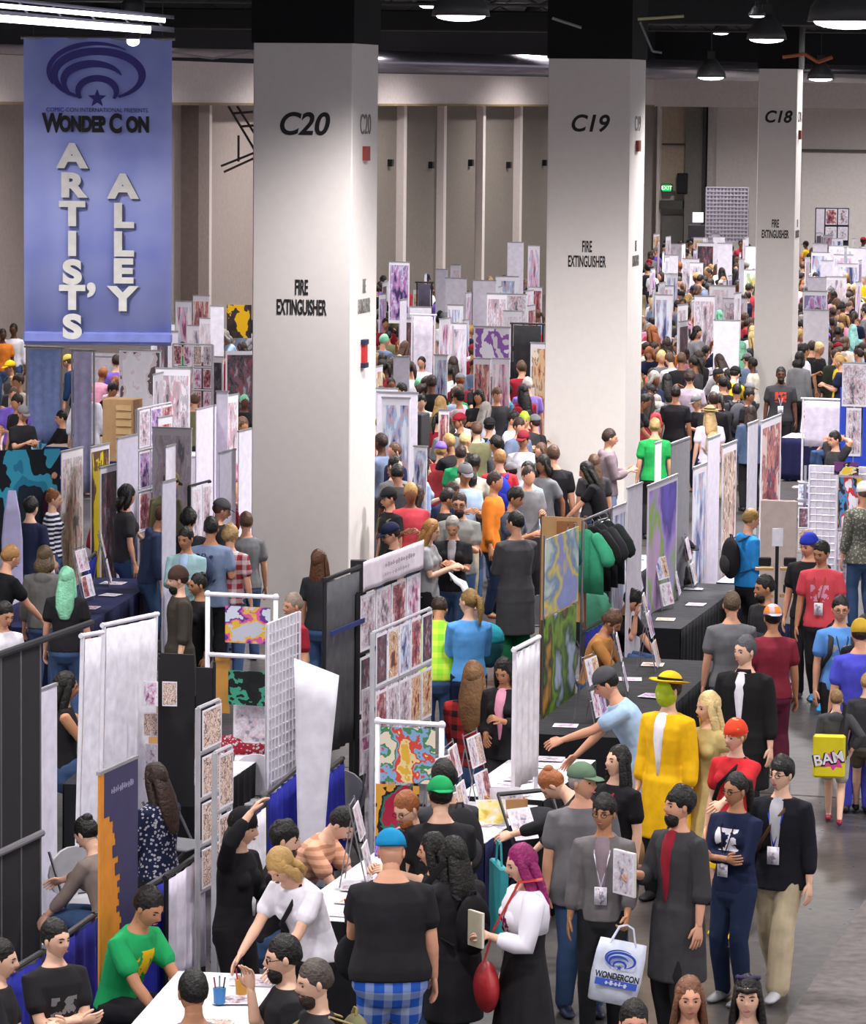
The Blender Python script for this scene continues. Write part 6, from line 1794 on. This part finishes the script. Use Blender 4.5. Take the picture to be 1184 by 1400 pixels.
# centre back: loudspeaker tower, round poster, black curtain
A, a, L = seg(551, 562, 577, 2.0, 'v')
for k in range(3):
    t = thing('storage_case', 'black stacked equipment case, %s of three' % ('lowest', 'middle', 'topmost')[k], 'case', A + V((0, 0, .66 * k)), a)
    boxo('case', (0, 0, 0), (L, .4, .64), mat('2c2c30', .6), t, bevel=.015)
    boxo('latch', (L * .4, -.02, .3), (L * .6, 0, .36), STEEL(), t)
t = rollup(seg(648, 446, 698, 2.6, 'v'), 2.6, .85, art('round_p', ['ece8f2', 'ece8f2', '8c5ca8', 'd8d4dc'], 2.2, border=.04), 'white poster with a round purple badge above two white stands')
for x0, lb in ((648, 'left'), (674, 'right')):
    rollup(seg(x0, 490, x0 + 23, 2.2, 'v'), 2.2, 1.9, ARTS[8] if lb == 'left' else ARTS[6], 'white and red poster stand under the round purple badge, %s one' % lb, simple=True)
curtain(seg(700, 442, 742, 2.4, 'v'), 2.4, 2.3, '2a2a2c', 'plain black curtain just left of column C19', rail='black', amp=.015)
curtain(seg(563, 430, 594, 2.4, 'v'), 2.4, 2.3, 'e4dcea', 'plain white cloth panel right of column C20', amp=.012)
curtain(seg(570, 386, 590, 2.6, 'v'), 2.6, 2.5, '423c4c', 'dark grey curtain far behind the white cloth panel', rail='black')
rollup(seg(566, 610, 584, 1.9, 'v'), 1.9, 1.1, ARTS[2], 'framed blue and white picture beside the black equipment cases')
for x0, x1, y0, z, h, m_, lb in ((538, 560, 487, 2.0, 1.6, mat('d6d0de', .6), 'pale panel by the right side of column C20'), (532, 560, 358, 3.0, 1.3, ARTS[3], 'violet poster high above the stands right of column C20'),
    (596, 612, 368, 2.6, 2.3, mat('e2deec', .6), 'white banner between the dark curtain and the aisle'), (616, 630, 362, 2.7, 2.5, ARTS[7], 'pale picture banner in the middle distance'),
    (694, 716, 331, 3.0, 2.8, mat('eae6f4', .6), 'tallest white banner in front of the grey wall panels'), (722, 738, 336, 2.9, 2.0, ARTS[6], 'pink sketch banner just left of column C19 near the wall'),
    (594, 612, 485, 2.1, 1.7, ARTS[2], 'blue figure poster behind the black suit jacket'), (694, 720, 402, 2.2, .9, ARTS[0], 'small white sign with black portraits in the middle distance'),
    (600, 614, 560, 2.0, 1.4, ARTS[8], 'red and orange poster right of the black suit jacket')):
    rollup(seg(x0, y0, x1, z, 'v'), z, h, m_, lb, simple=True)
# back right: lattice screen, framed sheets
A = at_d(966, 256, 131)
bm = bmesh.new(); Lx = at_d(1023, 256, 131).x - A.x; 
t = thing('lattice_screen', 'pale hanging screen with a fine cross pattern near the far back wall', 'screen', (A.x, 131, 0), R(-4))
zt, zb = A.z, at_d(966, 330, 131).z
box(bm, (0, 0, zb), (Lx, .02, zt)); bm_obj('sheet', bm, mat('b6acb8', .6), t)
bm = bmesh.new()
for i in range(13): box(bm, (Lx * i / 12 - .02, -.02, zb), (Lx * i / 12 + .02, 0, zt))
for j in range(15): box(bm, (0, -.025, lerp(zb, zt, j / 14) - .02), (Lx, -.005, lerp(zb, zt, j / 14) + .02))
bm_obj('cross_pattern', bm, mat('d8d2e0', .6), t)
for x in (0, Lx):
    bm = bmesh.new(); rod(bm, V((x, .03, 0)), V((x, .03, zt)), .04); bm_obj('post', bm, STEEL(), t)
A = at_d(947, 304, 130)
t = thing('lit_monitor', 'small bright monitor on a dark post left of the lattice screen', 'screen', (A.x, 130, 0))
boxo('screen', (0, 0, A.z), (.36, .06, A.z + .34), mat('f4f0ff', emit=1.5), t)
boxo('post', (-.12, .1, 0), (.42, .4, A.z - .1), mat('5a585c', .7), t)
A = at_d(1114, 326, 132)
t = thing('framed_sheets', 'black frame holding white sheets with red and grey emblems at the far right', 'display stand', (A.x, 132, 0), R(-4))
w_ = at_d(1160, 326, 132).x - A.x
zt, zb = at_d(1114, 284, 132).z, at_d(1114, 328, 132).z
boxo('back_frame', (0, .03, 0), (w_, .06, zt), mat('2c2c34', .6), t)
for k, (u0, u1, v0, v1) in enumerate(((.03, .27, 0, 1), (.31, .64, .48, 1), (.68, .97, .48, 1), (.31, .64, 0, .45), (.68, .97, 0, .45))):
    boxo('sheet', (w_ * u0, 0, lerp(zb, zt, v0)), (w_ * u1, .03, lerp(zb, zt, v1) - .04), (mat('d8d0dc', .6), ARTS[8], ARTS[0], ARTS[7], ARTS[7])[k], t)

# a few more things on the near tables
def tilted(px, py, z, w, h, m, label, a=0, lean=20, cat='picture', name='art_print'):
    p = at(px, py, z)
    return poster(p, R(a), w, h, m, label, lean=lean, cat=cat, name=name)
YP = art('yellow_wash', ['3c4a8c', 'e0c24c', 'f0dc84', 'ecdcae', 'f2eee4'], 2.4, border=.04, soft=True)
tilted(652, 1128, .765, .24, .2, YP, 'small yellow and blue painting propped on the table below the white cloth panel', a=10)
tilted(705, 1150, .765, .22, .26, ARTS[7], 'white sheet propped at the aisle corner of the navy table', a=35, lean=30)
p = at(672, 1118, .765)
t = thing('wooden_crate', 'small tan wooden crate of prints on the navy table', 'box', p, R(15))
bm = bmesh.new()
box(bm, (0, 0, 0), (.3, .22, .012)); box(bm, (0, 0, 0), (.3, .012, .14)); box(bm, (0, .208, 0), (.3, .22, .14)); box(bm, (0, 0, 0), (.012, .22, .14)); box(bm, (.288, 0, 0), (.3, .22, .14))
bm_obj('crate', bm, mat('b98a58', .6), t)
for k in range(4): boxo('print_sleeve', (.03, .04 + .04 * k, .015), (.27, .045 + .04 * k, .21), ARTS[(7, 6, 0, 9)[k]], t)
for k, (px, py, c, lb) in enumerate(((300, 1372, '2c6ca0', 'blue'), (330, 1360, 'b8862c', 'amber'), (478, 1262, '2a2a2e', 'black'))):
    p = at(px, py, .765)
    t = thing('pen_cup', '%s cup of pens standing on a white artist table' % lb, 'cup', p)
    bm = bmesh.new(); tube(bm, [(0, 0, 0), (0, 0, .1)], [.035, .042], n=12, cap=False); bm_obj('cup', bm, mat(c, .4), t, smooth=False)
    for j in range(4):
        bm = bmesh.new(); rod(bm, V((.015 * math.cos(j * 1.6), .015 * math.sin(j * 1.6), .02)), V((.035 * math.cos(j * 1.6), .035 * math.sin(j * 1.6), .17)), .005, 6); bm_obj('pen', bm, mat(('soot', 'blue', 'crimson', 'grey')[j]), t)
# ---------------------------------------------------------------- the crowd and stalls farther back
cr = random.Random(5)
TOPC = [('soot', 'black', 7), ('charcoal', 'charcoal', 4), ('white', 'white', 5), ('grey', 'grey', 3), ('navy', 'navy', 3), ('crimson', 'dark red', 2), ('coral', 'coral', 1), ('lightblue', 'pale blue', 2),
        ('olive', 'olive', 1), ('cream', 'cream', 2), ('pink', 'pink', 1), ('bluegrey', 'slate', 2), ('yellow', 'yellow', .5), ('green', 'green', .7), ('purple', 'purple', .7), ('orange', 'orange', .5)]
HAIRC = [('hairblack', 'black', 6), ('darkbrown', 'dark brown', 5), ('brown', 'brown', 4), ('blond', 'blond', 2), ('ginger', 'ginger', 1), ('greyhair', 'grey', 1.4), ('paleblond', 'pale blond', .7), ('mint', 'mint green', .15), ('pink', 'pink', .15)]
def pick(r, L):
    s = r.uniform(0, sum(x[-1] for x in L))
    for x in L:
        s -= x[-1]
        if s <= 0: return x
    return L[-1]
POSES = [dict(pose='stand', arms='down,down'), dict(pose='stand', arms='phone,phone', nod=16), dict(pose='stand', arms='down,phone'), dict(pose='walk', arms='walk,back'), dict(pose='stand', arms='table,table', lean=20, nod=14)]
USED = {}
ZONES = [  # pixel box of the heads, how many, what names it
    ('left of C20', [(236, 400, 344, 470, 10), (0, 470, 34, 560, 5), (100, 470, 160, 560, 5), (196, 470, 344, 560, 9), (300, 560, 344, 700, 4), (150, 640, 220, 700, 2)]),
    ('between C20 and C19', [(512, 372, 742, 430, 44), (512, 430, 742, 500, 46), (512, 500, 742, 570, 32), (512, 565, 742, 640, 18), (545, 640, 740, 665, 4)]),
    ('between C19 and C18', [(884, 322, 1030, 380, 60), (884, 380, 1030, 430, 56), (884, 430, 1030, 490, 50), (884, 490, 1030, 545, 16)]),
    ('right of C18', [(1094, 322, 1184, 380, 40), (1094, 380, 1184, 440, 40), (1094, 440, 1184, 490, 16)])]
taken = []
for q in PEOPLE:
    p = at(q['px'], q['py'], q['h'] * .95)
    taken.append((p.x, p.y))
def crowd():
    n = 0
    for where, boxes in ZONES:
        for x0, y0, x1, y1, cnt in boxes:
            made = 0
            for tr in range(cnt * 14):
                if made >= cnt: break
                px, py = cr.uniform(x0, x1), y0 + (y1 - y0) * cr.random()
                h = cr.uniform(1.58, 1.86)
                p = at(px, py, h)
                if p.x < WALLX(p.y) + 1.0 or p.y > 133: continue
                if any((p.x - a) ** 2 + (p.y - b) ** 2 < .36 for a, b in taken): continue
                taken.append((p.x, p.y))
                made += 1
                ps = dict(POSES[cr.choices(range(5), (5, 4, 3, 2, 2))[0]])
                tc, tn, _ = pick(cr, TOPC)
                hc, hn, _ = pick(cr, HAIRC)
                fem = cr.random() < .42
                hk = cr.choice(['long', 'bob', 'tail']) if fem else cr.choice(['short', 'short', 'messy'])
                tk = cr.choice(['tee', 'tee', 'long', 'hoodie'] if fem else ['tee', 'tee', 'tee', 'jacket'])
                bt = cr.choice(['pants:denim', 'pants:soot', 'pants:1f2a44', 'pants:khaki', 'pants:darkgrey'])
                away = cr.random() < .6
                face = (180 if away else 0) + cr.uniform(-75, 75)
                d_ = {'tee': 'tee', 'long': 'sweater', 'hoodie': 'hooded top', 'jacket': 'jacket'}[tk]
                cap = None
                if not fem and cr.random() < .2: cap = 'cap:' + cr.choice(['soot', 'navy', 'crimson', 'grey'])
                sty = {'long': 'long', 'bob': 'bobbed', 'tail': 'tied back', 'short': 'short', 'messy': 'tousled'}[hk]
                lb = '%s %s, %s %s hair%s, %s, %s' % (tn, d_, sty, hn, ' and cap' if cap else '', 'back turned' if away else 'facing this way', where)
                k = USED.get(lb, 0); USED[lb] = k + 1
                person(px, py, face, lb, top='%s:%s' % (tk, tc), bot=bt, hair='%s:%s' % (hk, hc), skin=cr.choice(['skin', 'paleskin', 'skin', 'tanskin', 'brownskin', 'darkskin']), h=h, fem=fem, cap=cap, far=2 if p.y > 84 else 1, **ps)
                n += 1
    seen_ = {}
    for q in PEOPLE: seen_.setdefault(q['label'], []).append(q)
    for lb, qs in seen_.items():
        if len(qs) > 1:
            for q in qs: q['group'] = 'alike visitors: ' + lb[:60]
    return n
crowd()
# stalls: pull-up banners, poster boards and skirted tables in the far rows
SC_ = [('white backed', None, 5), ('pink', 6, 1.2), ('blue', 2, 1.5), ('violet', 3, 1), ('dark grey', 4, 1.3), ('ink grey', 0, 2), ('orange', 1, 1), ('green', 5, .6), ('pale', 7, 2), ('red', 8, 1)]
sr = random.Random(9)
SLAB = {}
def stalls():
    for where, boxes in (('left of column C20', [(200, 430, 330, 470, 6), (205, 480, 326, 600, 8), (205, 600, 240, 640, 1)]),
            ('between columns C20 and C19', [(512, 374, 735, 420, 22), (512, 420, 735, 480, 9), (512, 470, 535, 590, 4)]),
            ('between columns C19 and C18', [(884, 318, 1028, 360, 22), (884, 360, 1028, 410, 18), (884, 405, 1028, 450, 6)]),
            ('right of column C18', [(1094, 316, 1184, 350, 12), (1094, 350, 1184, 400, 12), (1094, 400, 1130, 430, 2)])):
        for x0, y0, x1, y1, cnt in boxes:
            for k in range(cnt):
                for tr in range(12):
                    px, py = sr.uniform(x0, x1 - 8), sr.uniform(y0, y1)
                    z = sr.uniform(1.9, 2.5)
                    p = at(px, py, z)
                    if p.x > WALLX(p.y) + 1.3 and p.y < 132 and not any((p.x - a) ** 2 + (p.y - b) ** 2 < .3 for a, b in taken): break
                else: continue
                taken.append((p.x, p.y))
                nm, ai, _ = pick(sr, SC_)
                m_ = mat('e8e4f0', .6) if ai is None else ARTS[ai]
                ang = math.atan2(UD.y, UD.x) + (R(-90) if sr.random() < .45 else 0) + R(sr.uniform(-8, 8))
                w_ = sr.uniform(.32, .62)
                lb = '%s pull up banner standing in the far stalls %s' % (nm, where)
                SLAB[lb] = SLAB.get(lb, 0) + 1
                o = rollup((V((p.x, p.y, 0)), ang, w_), z, z - .15, m_, lb, simple=True, group='%s banners far %s' % (nm, where))
            for k in range(max(2, cnt // 5)):
                px, py = sr.uniform(x0, x1), sr.uniform(y0 + 30, y1 + 40)
                p = at(px, py, .75)
                if p.x < WALLX(p.y) + 2 or p.y > 131: continue
                if any((p.x - a) ** 2 + (p.y - b) ** 2 < .8 for a, b in taken): continue
                c_ = sr.choice([('white', 'e6e2ee'), ('black', '202024'), ('navy', '24284c')])
                t = thing('draped_table', '%s draped stall table in the far rows %s' % (c_[0], where), 'table', (p.x, p.y, 0), math.atan2(UD.y, UD.x) + R(sr.choice((0, 90))), '%s draped tables far %s' % (c_[0], where))
                boxo('skirt', (0, 0, 0), (1.7, .7, .73), cloth(c_[1]), t)
                boxo('tabletop', (-.02, -.02, .73), (1.72, .72, .75), cloth('e6e2ee'), t)
stalls()
specs = [(q, make_specs(q)) for q in PEOPLE]
bake()
specs.sort(key=lambda e: -e[0]['py'] if not e[0]['far'] or e[0]['far'] is True else -e[0]['py'] + 1000)
for q, sp in specs[:298]: finish_person(q, sp)
# beyond the three hundred nearest, the far crowd is one mass nobody could count
bm = bmesh.new()
mats, midx = [], {}
for q, sp in specs[298:]:
    P, k, a = q['P'], q['h'] / 1.75, R(q['face'])
    off = Matrix.Rotation(a, 3, 'Z') @ (P.top * k)
    w_ = at(q['px'], q['py'], off.z)
    MX = Matrix.Translation((w_.x - off.x, w_.y - off.y, 0)) @ Matrix.Rotation(a, 4, 'Z') @ Matrix.Scale(k, 4)
    for nm, key, ms, lb in sp:
        nv, nf = len(bm.verts), len(bm.faces)
        bm.from_mesh(MESH[key])
        bm.verts.ensure_lookup_table(); bm.faces.ensure_lookup_table()
        for v in bm.verts[nv:]: v.co = MX @ v.co
        m_ = pmat(ms)
        if m_.name not in midx: midx[m_.name] = len(mats); mats.append(m_)
        for f in bm.faces[nf:]: f.material_index = midx[m_.name]
if mats:
    me = bpy.data.meshes.new('far_crowd')
    bm.to_mesh(me)
    for m_ in mats: me.materials.append(m_)
    me.shade_smooth()
    o = new_obj('far_crowd', me, kind='stuff')
    tag(o, 'dense mass of tiny visitors in the farthest aisles below the grey wall', 'crowd')
bm.free()
for fn in LATER: fn()
dg = bpy.context.evaluated_depsgraph_get()
dg.update()
made = []
for o in TEXTS: made.append((o, bpy.data.meshes.new_from_object(o.evaluated_get(dg))))
for o, me in made:
    nm = o.name
    o.name = 'old'
    c = bpy.data.objects.new(nm, me)
    COL.objects.link(c)
    c.parent = o.parent
    c.location, c.rotation_euler, c.scale = o.location, o.rotation_euler, o.scale
    bpy.data.objects.remove(o)
